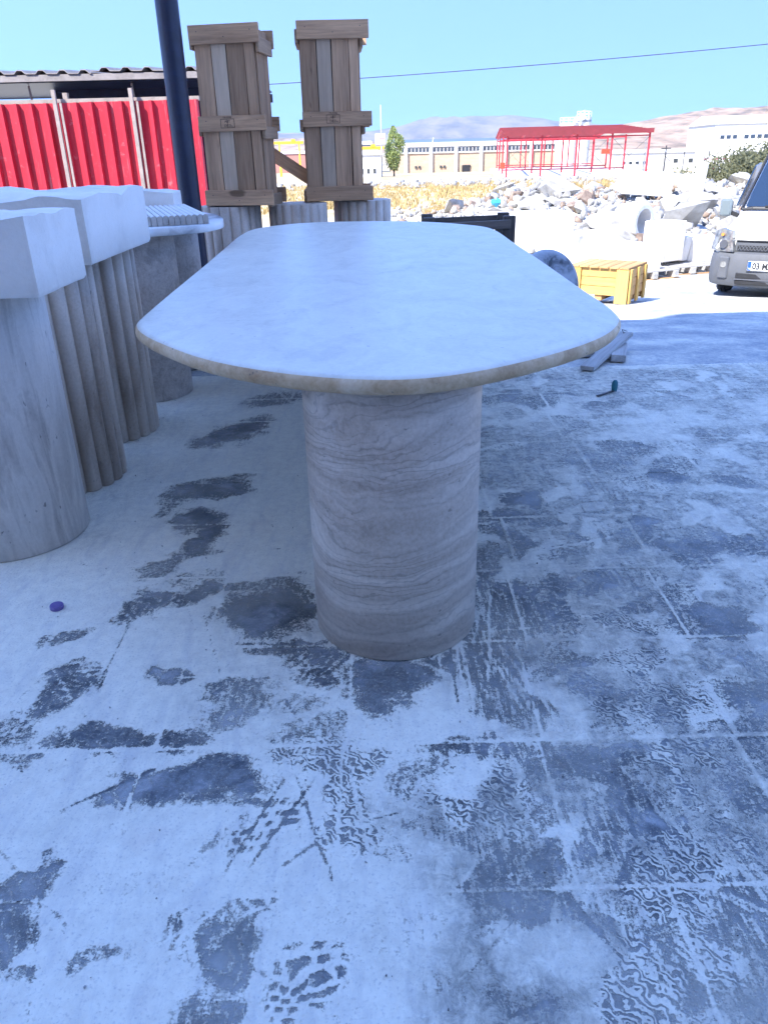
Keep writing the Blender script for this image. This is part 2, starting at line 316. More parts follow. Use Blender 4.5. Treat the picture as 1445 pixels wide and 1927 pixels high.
M['plateblue'] = plain('plate_blue', (.02, .09, .45), .4, var=.03, bmp=0)
M['amber'] = plain('amber_lens', (.75, .28, .06), .25, var=.05, bmp=0)
M['cap'] = plain('purple_cap', (.16, .12, .34), .4, var=.1, bmp=0)
M['teal'] = plain('teal_plastic', (.02, .16, .20), .4, var=.1, bmp=0)
M['cyan'] = plain('cyan_plastic', (.05, .45, .62), .4, var=.1, bmp=0)
M['concrete'] = plain('pale_concrete', (.55, .54, .50), .9, var=.12, scale=1.5, bmp=.15)
M['brick'] = plain('cream_brick', (.50, .37, .255), .9, var=.16, scale=.8, bmp=.1, stretch=(1, 1, 2.5))
M['blueroof'] = plain('blue_grey_roof', (.12, .16, .22), .5, var=.12, scale=.3, bmp=0)
M['redsteel'] = plain('red_steel_primer', (.42, .025, .04), .6, var=.12, scale=2, bmp=0)
M['redroof'] = plain('red_roof_sheet', (.20, .022, .028), .6, var=.2, scale=1.2, bmp=0)
M['redbox'] = plain('orange_red_box', (.75, .07, .03), .6, var=.08, bmp=0)
M['yellow'] = plain('yellow_crane_paint', (.75, .45, .03), .5, var=.08, bmp=0)
M['greyhall'] = plain('grey_cladding', (.23, .25, .29), .7, var=.06, bmp=0)
M['rock_w'] = stone('white_rubble', [(.3, (.25, .235, .21)), (.5, (.37, .355, .33)), (.7, (.48, .47, .45))], scale=2.5, warp=.6, rough=.9, fine=.3, bmp=.4)
M['rock_b'] = stone('brown_rubble', [(.3, (.16, .115, .09)), (.5, (.30, .22, .165)), (.7, (.42, .34, .27))], scale=2.5, warp=.6, rough=.95, fine=.4, bmp=.5)
M['rock_g'] = stone('grey_rubble', [(.3, (.14, .14, .14)), (.5, (.24, .235, .225)), (.7, (.36, .35, .335))], scale=2.5, warp=.6, rough=.95, fine=.4, bmp=.5)
M['grass'] = plain('dry_grass', (.46, .335, .14), .9, var=.3, scale=.6, bmp=0, space='pos')
def leafmat(name, col, c2):
    m, t, b = newmat(name); v = coords(t, 'pos'); n = noise(t, v, 1.4, 3)
    c = ramp(t, n, [(.35, c2), (.65, col)]); t.links.new(c, b.inputs['Base Color']); b.inputs['Roughness'].default_value = .7; b.inputs['Specular IOR Level'].default_value = .2
    tl = N(t, 'ShaderNodeBsdfTranslucent'); t.links.new(c, tl.inputs[0]); mx = N(t, 'ShaderNodeMixShader', Fac=.45)
    t.links.new(b.outputs[0], mx.inputs[1]); t.links.new(tl.outputs[0], mx.inputs[2]); t.links.new(mx.outputs[0], t.nodes['Material Output'].inputs[0]); return m
M['poplar'] = leafmat('poplar_leaves', (.46, .52, .22), (.28, .34, .11))
M['bush'] = leafmat('dusty_olive_leaves', (.27, .27, .16), (.16, .165, .09))
M['bark'] = plain('bark', (.14, .11, .085), .95, var=.3, scale=10)
def glassm(name, col, rough=.06):
    m, t, b = newmat(name); b.inputs['Base Color'].default_value = (*col, 1); b.inputs['Roughness'].default_value = rough; b.inputs['Specular IOR Level'].default_value = .8; return m
M['glass'] = glassm('window_glass', (.03, .04, .05))
M['windscreen'] = glassm('windscreen_glass', (.015, .03, .06))
M['mirror'] = glassm('mirror_glass', (.16, .19, .19), .15)
def lensm():
    m, t, b = newmat('headlight_lens'); v = coords(t, 'obj'); n = noise(t, v, 14, 3); c = ramp(t, n, [(.35, (.11, .115, .12)), (.6, (.34, .335, .31))])
    t.links.new(c, b.inputs['Base Color']); b.inputs['Roughness'].default_value = .12; b.inputs['Metallic'].default_value = .35; return m
M['lens'] = lensm()

# ------------------------------------------------------------------ terrain
PF = [-60, 5, 10.3, 16, 30, 50, 75, 110, 200, 400, 1000, 9000]
PZ = [0, 0, -.58, -.85, -1.1, -1.35, -1.7, -2.4, -3.8, -5.5, -6, -6]
def sm(a, b, t):
    t = np.clip((t-a)/(b-a), 0, 1); return t*t*(3-2*t)
def gz(x, y):
    x = np.asarray(x, float); y = np.asarray(y, float)
    z = np.interp(y, PF, PZ); zl = np.interp(y, [-60, 7.9, 11, 16], [0, 0, -.5, -.85])
    k = sm(.3, 1.5, x); z = np.where(y < 16, zl*(1-k)+z*k, z)
    A = (.22+.80*sm(1, 5.5, x-0.03*(y-20)))*sm(-4, -1, x)
    return z+A*np.exp(-((y-27)/7.0)**2)*sm(13, 17, y)
def gzf(x, y): return float(gz(x, y))
def np_mesh(name, V, F):
    me = bpy.data.meshes.new(name); me.vertices.add(len(V)); me.vertices.foreach_set('co', np.asarray(V, np.float32).ravel())
    k = F.shape[1]; me.loops.add(F.size); me.loops.foreach_set('vertex_index', F.astype(np.int32).ravel())
    me.polygons.add(len(F)); me.polygons.foreach_set('loop_start', np.arange(0, F.size, k, dtype=np.int32)); me.polygons.foreach_set('loop_total', np.full(len(F), k, np.int32))
    me.update(calc_edges=True); me.validate(); return me
def grid_faces(nx, ny, o=0):
    i = np.arange(nx-1)[None, :]; j = np.arange(ny-1)[:, None]; a = (j*nx+i).ravel()+o
    return np.stack([a, a+1, a+nx+1, a+nx], 1)
ys = np.unique(np.concatenate([[-3000, -500, -60], np.arange(-6, 60, .5), np.geomspace(60, 9000, 60)]))
xs = np.unique(np.concatenate([-np.geomspace(30, 8000, 40), np.arange(-30, 30, .5), np.geomspace(30, 8000, 40)]))
GX, GY = np.meshgrid(xs, ys); GZ = gz(GX, GY)-.006
fl = (GY > 5.2) & (GY < 80); GZ = GZ+np.where(fl, .0, 0)
g = link('ground', np_mesh('ground', np.stack([GX, GY, GZ], -1).reshape(-1, 3), grid_faces(len(xs), len(ys))), M['ground'], smooth=180)
tag(g, 'white dusty yard running out to dry yellow fields', 'ground', kind='structure')

# tiled apron: every tile is a piece of its own, the dust sheet lies on it
floor = thing('floor', 'dark marble tiles under a worn layer of white stone dust', 'floor'); floor['kind'] = 'structure'
TW, TH = .452, .3985
tm = MB().box((0, 0, -.0018), (TW-.006, TH-.006, .0036)).mesh('tile'); tm.materials.append(M['tile'])
JX = {}
for r in range(0, 10):
    y0 = .994+TH*(r-1); off = {-1: .12, 0: .056, 1: -.108, 2: -.095, 3: -.06}.get(r, -.05 if r % 2 else -.02)
    JX[r] = (y0, off)
    for k in range(-5, 8):
        xc = off+TW*(k+.5)
        if xc < -1.5 or xc > 2.6: continue
        link('tile', tm, None, floor, loc=(xc, y0+TH/2, -.0002*((r*7+k*3) % 3)))

PATCH=[(-0.762,4.06,-0.48,4.311,0.229,0.8,0),(-0.863,3.427,-0.586,3.817,0.246,0.85,0),(-0.817,3.512,-0.638,3.695,0.272,0.8,0),(-0.87,2.839,-0.551,3.001,0.2,0.9,0),(-0.871,2.718,-0.791,2.773,0.15,0.5,0),(-0.753,2.604,-0.602,2.655,0.173,0.9,0),(-0.664,2.348,-0.602,2.595,0.116,0.9,0),(-0.814,2.185,-0.685,2.361,0.132,0.9,0),(-0.783,1.945,-0.651,2.059,0.127,0.95,0),(-0.643,2.046,-0.509,2.123,0.11,0.8,0),(-0.516,2.117,-0.353,2.163,0.076,0.8,0),(-0.718,2.113,-0.531,2.199,0.105,0.5,0),(-0.445,1.939,-0.226,2.065,0.28,1,0),(-0.371,2.04,-0.212,2.113,0.22,1,0),(-0.387,1.809,-0.16,1.767,0.074,0.8,0),(-0.274,1.734,-0.12,1.676,0.132,0.85,0),(-0.112,1.657,0.097,1.638,0.158,0.95,0),(-0.055,1.527,0.049,1.651,0.156,0.9,0),(0.127,1.671,0.29,1.724,0.133,0.9,0),(-0.919,1.548,-0.795,1.755,0.104,0.95,0),(-0.969,1.807,-0.872,1.91,0.045,0.8,0),(-0.649,1.674,-0.554,1.679,0.089,0.85,0),(-0.509,1.602,-0.319,1.634,0.077,0.75,0),(-0.449,1.505,-0.292,1.581,0.088,0.8,0),(-0.281,1.545,-0.169,1.568,0.084,0.5,0),(-0.842,1.418,-0.762,1.446,0.089,0.9,0),(-0.76,1.433,-0.56,1.448,0.091,0.8,0),(-0.536,1.397,-0.453,1.463,0.087,0.95,0),(-0.962,1.52,-0.865,1.459,0.082,0.6,0),(-0.889,1.354,-0.836,1.404,0.059,0.6,0),(-0.58,1.233,-0.474,1.291,0.1,1,0),(-0.558,1.255,-0.294,1.301,0.118,1,0),(-0.46,1.331,-0.35,1.319,0.065,1,0),(-0.354,1.209,-0.242,1.211,0.018,0.8,0),(-0.228,1.415,-0.098,1.447,0.111,0.6,0),(-0.211,1.365,-0.052,1.309,0.098,0.95,1),(-0.145,1.28,-0.003,1.111,0.116,0.85,1),(-0.198,1.347,-0.108,1.233,0.052,0.9,1),(-0.298,1.101,-0.205,1.151,0.109,0.9,2),(-0.195,0.82,-0.075,0.844,0.148,0.8,2),(-0.419,1.054,-0.29,1.153,0.013,0.3,4),(-0.364,0.861,-0.255,0.98,0.008,0.3,0),(-0.73,0.993,-0.631,1.06,0.097,1,0),(-0.695,0.913,-0.608,0.957,0.109,0.95,0),(-0.64,1.002,-0.652,1.098,0.036,0.9,0),(-0.671,0.859,-0.632,0.896,0.059,1,0),(-0.374,0.905,-0.286,0.878,0.106,1,0),(-0.325,0.939,-0.254,0.991,0.039,0.7,2),(-0.359,0.764,-0.262,0.791,0.071,0.95,0),(-0.611,0.844,-0.578,0.852,0.02,0.6,0),(-0.516,0.855,-0.469,0.878,0.028,0.6,0),(0.305,2.138,0.393,1.861,0.221,0.85,4),(0.267,1.894,0.411,1.756,0.264,0.85,4),(0.188,1.716,0.398,1.683,0.192,0.85,4),(0.24,1.666,0.363,1.434,0.153,0.9,4),(0.156,1.519,0.334,1.417,0.094,0.7,4),(0.432,2.132,0.467,1.885,0.112,0.9,0),(0.548,2.16,0.522,1.842,0.066,0.85,0),(0.431,1.859,0.557,1.814,0.109,0.6,0),(0.554,2.231,0.669,2.46,0.088,0.7,0),(0.6,2.124,0.743,2.151,0.114,0.8,0),(0.716,1.946,0.801,1.987,0.061,0.7,0),(0.593,2.059,0.654,2.105,0.061,0.8,0),(0.793,2.148,0.883,2.11,0.177,0.55,0),(0.572,1.937,0.783,1.817,0.126,0.85,1),(0.82,1.926,0.916,1.812,0.138,0.75,0),(0.939,1.95,0.999,1.795,0.132,0.9,0),(0.472,1.766,0.547,1.713,0.108,0.75,0),(0.506,1.633,0.57,1.461,0.097,0.9,1),(0.664,1.696,0.739,1.647,0.098,0.7,0),(0.636,1.584,0.756,1.424,0.169,0.85,1),(0.614,1.747,0.724,1.603,0.09,0.7,1),(0.865,1.619,0.908,1.452,0.166,0.95,0),(0.937,1.685,1.008,1.671,0.124,0.8,0),(0.032,1.356,0.33,1.33,0.075,0.8,4),(0.006,1.275,0.197,1.317,0.094,0.55,0),(0.111,1.272,0.29,1.177,0.148,0.9,1),(0.179,1.166,0.286,1.096,0.081,0.8,1),(0.049,1.199,0.244,1.035,0.063,0.7,4),(0.328,1.381,0.349,1.249,0.09,0.75,0),(0.395,1.247,0.389,1.008,0.087,0.8,4),(0.386,1.311,0.637,1.316,0.058,0.75,0),(0.479,1.26,0.579,1.182,0.079,0.6,0),(0.635,1.362,0.818,1.297,0.084,0.95,1),(0.62,1.32,0.633,1.21,0.108,0.8,1),(0.418,1.202,0.573,1.075,0.161,0.75,4),(0.48,1.078,0.615,1.025,0.106,0.9,1),(0.655,1.18,0.685,1.072,0.107,0.7,1),(0.747,1.267,0.767,1.148,0.084,0.6,0),(0.039,0.983,0.321,0.932,0.033,0.7,4),(0.078,0.982,0.104,0.938,0.062,0.7,4),(0.341,0.975,0.368,0.861,0.092,0.85,4),(0.353,0.871,0.405,0.754,0.108,0.95,1),(0.347,0.921,0.459,0.786,0.064,0.8,4),(0.49,0.982,0.515,0.917,0.08,0.8,1),(0.501,0.877,0.517,0.802,0.07,0.8,1),(0.587,0.98,0.6,0.875,0.065,0.8,4),(0.611,0.968,0.65,0.893,0.097,0.85,4),(0.529,0.857,0.543,0.743,0.039,0.9,4),(0.442,0.813,0.477,0.744,0.059,0.8,0),(0.152,0.803,0.281,0.757,0.053,0.55,0),(0.052,0.869,0.098,0.778,0.055,0.35,4),(0.304,1.25,0.348,1.027,0.077,1,3),(0.129,1.287,0.195,1.254,0.061,1,3),(0.04,1.585,0.172,1.422,0.1,0.9,3),(0.383,1.684,0.45,1.431,0.079,0.8,3),(0.15,0.927,0.305,0.863,0.093,0.6,3),(0.38,2.657,0.469,2.581,0.141,0.7,0),(0.502,2.723,0.645,2.765,0.166,0.8,0),(0.53,2.648,0.612,2.506,0.137,0.5,0),(0.412,2.999,0.497,2.965,0.091,0.5,0),(0.343,2.521,0.433,2.473,0.125,0.6,0),(0.631,2.505,0.624,2.227,0.099,0.5,0),(0.897,2.557,0.989,2.508,0.138,0.8,0),(1.134,2.983,1.256,2.889,0.173,0.8,0),(1.33,2.912,1.506,2.819,0.177,0.75,0),(1.11,2.395,1.275,2.268,0.183,0.8,0),(1.065,2.279,1.082,2.187,0.105,0.8,0),(0.85,2.832,1.047,2.716,0.157,0.5,4),(0.738,3.476,0.902,3.119,0.187,0.45,0),(0.778,3.192,1.087,3.045,0.229,0.55,0),(0.999,3.312,1.262,3.226,0.239,0.6,0),(1.087,3.045,1.398,3.087,0.149,0.5,0),(0.692,3.991,1.005,4.113,0.254,0.6,0),(0.599,4.147,0.7,4.038,0.241,0.6,0),(0.756,3.715,1.01,3.654,0.253,0.45,0),(0.527,3.417,0.674,3.266,0.177,0.4,0),(1.486,4.339,1.868,4.54,0.254,0.35,0),(1.444,3.93,1.754,4.001,0.202,0.3,0),(0.716,2.458,0.878,2.367,0.125,0.4,0),(0.408,2.432,0.505,2.346,0.109,0.4,0),(0.916,2.109,0.966,1.979,0.107,0.5,0),(1.097,2.1,1.175,2.031,0.139,0.45,0),(0.489,3.147,0.72,2.922,0.207,0.4,4)]
SCR=[(-0.733,1.583,-0.74,1.938),(-0.517,1.72,-0.545,2.048),(-0.22,1.331,-0.098,0.976),(-0.314,1.039,-0.205,1.298),(-0.425,1.079,-0.279,0.787),(-0.223,1.049,-0.105,1.148),(-0.86,1.288,-0.676,1.298),(0.291,1.736,0.357,1.472),(-0.041,1.506,0.16,1.423),(0.331,0.975,0.456,0.778),(0.606,0.979,0.668,0.934),(-0.105,1.148,0.026,1.185),(-0.69,1.207,-0.486,1.34),(-0.383,0.9,-0.314,0.982),(0.464,1.292,0.583,1.075),(0.187,1.87,0.193,1.498),(0.343,2.103,0.276,1.576),(-0.792,4.786,-0.459,4.084),(0.498,2.308,0.903,2.448),(0.726,2.95,0.761,1.988),(-0.09,1.396,-0.019,1.067)]

def vnoise(x, y, s, seed):
    x = x*s+seed*17.3; y = y*s+seed*9.1; xi = np.floor(x).astype(np.int64); yi = np.floor(y).astype(np.int64); fx = x-xi; fy = y-yi
    fx = fx*fx*(3-2*fx); fy = fy*fy*(3-2*fy)
    def h(a, b):
        n = (a*374761393+b*668265263+seed*1274126177) & 0x7fffffff; n = ((n ^ (n >> 13))*1274126177) & 0x7fffffff; return ((n ^ (n >> 16)) & 0xffff)/65535.
    return (h(xi, yi)*(1-fx)+h(xi+1, yi)*fx)*(1-fy)+(h(xi, yi+1)*(1-fx)+h(xi+1, yi+1)*fx)*fy
def wear_fields(X, Y):
    wx = X+.10*(vnoise(X, Y, 8, 1)-.5)+.05*(vnoise(X, Y, 24, 2)-.5); wy = Y+.08*(vnoise(X, Y, 8, 3)-.5)+.04*(vnoise(X, Y, 24, 4)-.5)
    wear = np.zeros_like(X); sq = np.zeros_like(X); st = np.zeros_like(X)
    # general scuffing: more of it on the right, where people and trolleys pass
    base = .55*vnoise(X, Y, 2.6, 5)+.3*vnoise(X, Y, 6.5, 6)+.15*vnoise(X, Y, 16, 7)
    right = sm(-.15, .55, X-.12*(Y-1)); wear += np.clip((base-.58)*1.2, 0, .35)*(.35+.65*right)+.30*right*sm(.40, .60, base)
    def seg(x1, y1, x2, y2, px, py):
        dx, dy = x2-x1, y2-y1; L2 = dx*dx+dy*dy+1e-9; u = np.clip(((px-x1)*dx+(py-y1)*dy)/L2, 0, 1)
        return np.hypot(px-x1-u*dx, py-y1-u*dy), u
    white = np.zeros_like(X)
    for (x1, y1, x2, y2, wd, s, t) in PATCH:
        L = math.hypot(x2-x1, y2-y1); cxp, cyp = (x1+x2)/2, (y1+y2)/2; c, sn = (x2-x1)/L, (y2-y1)/L
        u = ((wx-cxp)*c+(wy-cyp)*sn)/(L*.5+.012); v = (-(wx-cxp)*sn+(wy-cyp)*c)/(wd*.5+.008)
        near = (np.abs(u) < 2) & (np.abs(v) < 2)
        d = (np.abs(u)**2.6+np.abs(v*(1+.25*np.sign(u)*0+.22*u*u))**2.6)**(1/2.6)      # shoe-like oval
        k = np.clip((1.36-d)/.62-.45*vnoise(X, Y, 21, 14)*vnoise(X, Y, 55, 15), 0, 1)*near
        if t == 2:                                            # deep lugs: rows of blocks with dust left between
            a_ = ((wx-cxp)*c+(wy-cyp)*sn)/.036; b_ = (-(wx-cxp)*sn+(wy-cyp)*c)/.030; b_ = b_+.35*np.sin(a_*1.1); a_ = a_+.5*(np.floor(b_) % 2)
            fa = np.abs(a_-np.floor(a_)-.5); fb = np.abs(b_-np.floor(b_)-.5); k = k*np.clip((.36-np.maximum(fa, fb))/.10, 0, 1)*(.75+.4*vnoise(X, Y, 20, 8))
        if t == 0 and cyp < 2.4 and (int(cxp*100) % 3):       # sole ribs
            k = k*(.80+.22*np.sin(((wx-cxp)*c+(wy-cyp)*sn)/.0042+2.5*v*v))
        if t == 3: white = np.maximum(white, k*s); continue
        if t == 1: sq = np.maximum(sq, k)
        if t == 4: st = np.maximum(st, k)
        wear = np.maximum(wear, k*s*(.82 if t in (1, 4) else 1.0))
    wear = wear*(1-.9*white)
    for i, (x1, y1, x2, y2) in enumerate(SCR):
        for q in range(1+i % 4):
            o = .014*(q-1); d, u = seg(x1+o, y1, x2+o*1.6, y2, X+.006*(vnoise(X, Y, 9, 9)-.5), Y); k = np.clip((.0055-d)/.004, 0, 1)*np.clip(np.sin(np.pi*np.clip(u, .02, .98))*2.5, 0, 1)
            wear = np.where((i+q) % 3 == 0, wear+k*.55, wear*(1-k*.8))
    r2 = np.random.default_rng(5)
    for i in range(90):
        x1, y1 = r2.uniform(-1.3, 1.5), .6+2.2*r2.random(); an = r2.choice((.5, 2.3, 1.4))+r2.normal(0, .25); ln = r2.uniform(.05, .4); x2, y2 = x1+ln*math.cos(an), y1+ln*math.sin(an)
        m_ = (X > min(x1, x2)-.02) & (X < max(x1, x2)+.02) & (Y > min(y1, y2)-.02) & (Y < max(y1, y2)+.02)
        if not m_.any(): continue
        d, u = seg(x1, y1, x2, y2, X[m_]+.004*(vnoise(X[m_], Y[m_], 12, 13)-.5), Y[m_]); k = np.clip((.0045-d)/.004, 0, 1)*r2.uniform(.25, .5)
        wear[m_] = wear[m_]+k if i % 3 else wear[m_]*(1-2*k)
    jt = np.zeros_like(X)
    for r, (y0, off) in JX.items():
        jt = np.maximum(jt, np.clip((.0058-np.abs(Y-y0))/.004, 0, 1))
        fx = np.abs(((X-off)/TW+.5) % 1-.5)*TW; jt = np.maximum(jt, np.clip((.0058-fx)/.004, 0, 1)*((Y > y0) & (Y < y0+TH)))
    bz = .5*vnoise(X, Y, 1.7, 16)+.3*vnoise(X, Y, 4.5, 17)+.2*vnoise(X, Y, 12, 18)
    film = sm(.02, .55, X-.05*(Y-1)+.5*(bz-.5))*(.30+.75*sm(.35, .6, bz))+.30*sm(-.7, .2, X)*sm(.55, .75, bz)+.22*sm(.45, .75, bz)
    r3 = np.random.default_rng(9)
    for i in range(150):                                      # older, half dusted-over shoe marks on the busy side
        yc = .7+4.1*r3.random()**1.2; xc = r3.uniform(.15, .55+.62*yc); an = r3.normal(.9, .7); L = r3.uniform(.11, .15); wd = r3.uniform(.038, .055); c, sn = math.cos(an), math.sin(an); val = r3.choice((.06, .12, .35, .8, .95)); stg = r3.uniform(.5, .95)
        m_ = (np.abs(X-xc) < .24) & (np.abs(Y-yc) < .24)
        if not m_.any(): continue
        u = ((wx[m_]-xc)*c+(wy[m_]-yc)*sn)/L; v = (-(wx[m_]-xc)*sn+(wy[m_]-yc)*c)/(wd*(1+.25*u)); k = np.clip((1.15-(np.abs(u)**2.6+np.abs(v)**2.6)**(1/2.6))/.3, 0, 1)*stg
        film[m_] = film[m_]*(1-k)+val*k
        if val > .7: wear[m_] = np.maximum(wear[m_], k*.8)
    film = np.clip(film, 0, .95)*.78*(1-.85*white)
    return np.clip(wear, 0, 1), sq, st, jt*(.4+.6*vnoise(X, Y, 5, 10)), film
Vs, Fs, At, o = [], [], [], 0
for (xa, xb, ya, yb, st_) in ((-1.8, 2.9, .45, 1.30, .0045), (-1.8, 2.9, 1.30, 2.2, .0064), (-1.8, 2.9, 2.2, 4.92, .011)):
    nx = int((xb-xa)/st_)+1; ny = int((yb-ya)/st_)+1; X, Y = np.meshgrid(np.linspace(xa, xb, nx), np.linspace(ya, yb, ny))
    wr, s_, t_, j_, f_ = wear_fields(X, Y); fade = sm(4.92, 3.9, Y)*sm(xa, xa+.2, X)*sm(xb, xb-.3, X); wr = wr*np.clip(fade, 0, 1); f_ = f_*np.clip(sm(xa, xa+.2, X), 0, 1)
    g_ = 1.5*np.maximum(sm(4.60, 4.90, Y), 0); j_ = j_*(1-sm(4.4, 4.6, Y))
    Z = .0014+.0006*vnoise(X, Y, 30, 12)+.0006*j_*.5
    Vs.append(np.stack([X, Y, Z], -1).reshape(-1, 3)); Fs.append(grid_faces(nx, ny, o)); o += nx*ny; At.append(np.stack([wr, s_, t_, j_, f_, g_], -1).reshape(-1, 6))
me = np_mesh('dust', np.concatenate(Vs), np.concatenate(Fs)); At = np.concatenate(At)
for i, nm in enumerate(('wear', 'squig', 'streak', 'joint', 'film', 'gone')):
    at = me.attributes.new(nm, 'FLOAT', 'POINT'); at.data.foreach_set('value', At[:, i].astype(np.float32))
d = link('dust', me, M['dust']); gp = np.stack([rng.uniform(-1.4, 2.2, 420), .7+3.6*rng.random(420)**1.3, np.full(420, .0035)], 1)
tag(d, 'white stone dust trodden with shoe prints on the tiles', 'dust', kind='stuff'); shade(me, 180)

# ------------------------------------------------------------------ unseen workshop behind the camera, its outline shaped to cast the shade
hall = thing('shading_workshop', 'unseen pale workshop shaped so its shadow covers the tiled apron', 'building', (0, -1.2, 0))
MB().box((-2.4, -6, 6.2), (12.8, 11.4, 12.4)).build('wall', M['hallwall'], hall)  # kept narrow so sky from the sides still lights the floor
MB().box((-11.7, -6.01, 7.4), (5.8, 11.4, 14.8)).build('wall', M['hallwall'], hall)  # taller part sized to keep the upright crates in shadow
MB().box((-1.2, -.45, 12.75), (10.4, .3, .7)).build('parapet', M['hallwall'], hall)  # added to push the shadow edge further out on the right
for k in range(3): MB().box((-6.0+3.6*k, -.28, 7.5), (2.6, .06, 1.6)).build('window', M['glass'], hall)
MB().box((0, -.27, 2.4), (5, .05, 4.8)).build('door', M['greyhall'], hall)

# ------------------------------------------------------------------ the long table
tab = thing('stone_table', 'long oval table with pale honed stone top on round travertine pedestals', 'table')
OUT = [(0.021, 1.657), (-0.19, 1.719), (-0.411, 1.864), (-0.576, 2.059), (-0.676, 2.205), (-0.732, 2.333), (-0.75, 2.488), (-0.777, 3.121), (-0.797, 3.701), (-0.846, 4.776), (-0.851, 5.084), (-0.82, 5.496), (-0.565, 5.831), (-0.264, 5.878), (0.097, 5.821), (0.405, 5.649), (0.597, 5.394), (0.728, 5.101), (0.725, 4.321), (0.728, 3.608), (0.719, 2.792), (0.722, 2.488), (0.711, 2.319), (0.692, 2.228), (0.628, 2.089), (0.522, 1.951), (0.359, 1.806), (0.184, 1.695)]
def catmull(P, n):
    out = []
    for i in range(len(P)):
        p0, p1, p2, p3 = (Vector((*P[(i+k) % len(P)], 0)) for k in (-1, 0, 1, 2))
        for j in range(n):
            t = j/n; out.append((.5*(2*p1+(p2-p0)*t+(2*p0-5*p1+4*p2-p3)*t*t+(3*p1-p0-3*p2+p3)*t**3)))
    return out
ol = catmull(OUT, 6)
for _ in range(6): ol = [(ol[i-1]+ol[i]*2+ol[(i+1) % len(ol)])/4 for i in range(len(ol))]
nr = []
for i in range(len(ol)):
    tv = (ol[(i+1) % len(ol)]-ol[i-1]).normalized(); nr.append(Vector((tv.y, -tv.x, 0)))
if sum((ol[i]-Vector((0, 3.6, 0))).dot(nr[i]) for i in range(len(ol))) < 0: nr = [-q for q in nr]
rs = []; TT, TK, BR = .797, .046, .024
rs.append([p-n_*.12+Vector((0, 0, TT-TK)) for p, n_ in zip(ol, nr)])
for k in range(13):
    t = -math.pi/2+math.pi*k/12; rs.append([p+n_*(BR*math.cos(t)-BR+.003)+Vector((0, 0, TT-TK/2+TK/2*math.sin(t))) for p, n_ in zip(ol, nr)])
rs.append([p-n_*.14+Vector((0, 0, TT+.0005)) for p, n_ in zip(ol, nr)])
tb = MB().rings(rs); nO = len(ol)
tb.m = [(1 if f < nO*10 else 0) for f in range(len(tb.m)-2)]+[1, 0]
tb.build('tabletop', [M['top'], M['edge']], tab, smooth=40)
def column(name, r, h, mat, parent=None, loc=(0, 0, 0), flutes=0, depth=.03, n=96, rz=0):
    rs = []
    for z, q in ((0, .004), (.004, 0), (h-.004, 0), (h, .004)):
        ring = []
        for k in range(n):
            t = 2*math.pi*k/n+rz; rr = r-q
            if flutes:
                ph = (t*flutes/(2*math.pi)) % 1; rr = r-q-depth*(1-math.sqrt(max(0, 1-(2*ph-1)**2*.96)))*1.0
            ring.append((rr*math.cos(t), rr*math.sin(t), z))
        rs.append(ring)
    return MB().rings(rs).build(name, mat, parent, smooth=50, loc=loc)
column('pedestal', .232, TT-TK, M['travertine'], tab, (.028, 1.94, .001))
column('pedestal', .232, TT-TK, M['travertine'], tab, (-.10, 5.15, .001))

# ------------------------------------------------------------------ left row of pedestals and blocks
def ped(name, label, r, h, mat, x, y, fl=0, rz=0, z=.0, grp=None):
    o = column(name, r, h, mat, None, (x, y, z+.0022), fl, depth=r*.115, n=fl*12 if fl else 96, rz=rz); return tag(o, label, 'pedestal', grp)
ped('smooth_pedestal', 'smooth grey streaked marble pedestal nearest the camera at the left edge', .255, .888, M['grey_stone'], -1.36, 2.57)
ped('fluted_pedestal', 'fluted grey-brown travertine pedestal right behind the smooth grey one', .257, .888, M['flute_stone'], -1.373, 3.10, 22)
ped('fluted_pedestal', 'fluted travertine pedestal under the larger white block, before the plain grey ones', .25, .888, M['flute_stone'], -1.378, 3.715, 22, .1)
ped('plain_pedestal', 'plain grey stone cylinder under the front of the veined oval slab', .243, .876, M['round_stone'], -1.345, 4.39)
ped('plain_pedestal', 'plain grey stone cylinder under the far side of the veined slab', .243, .876, M['round_stone'], -1.36, 5.06)
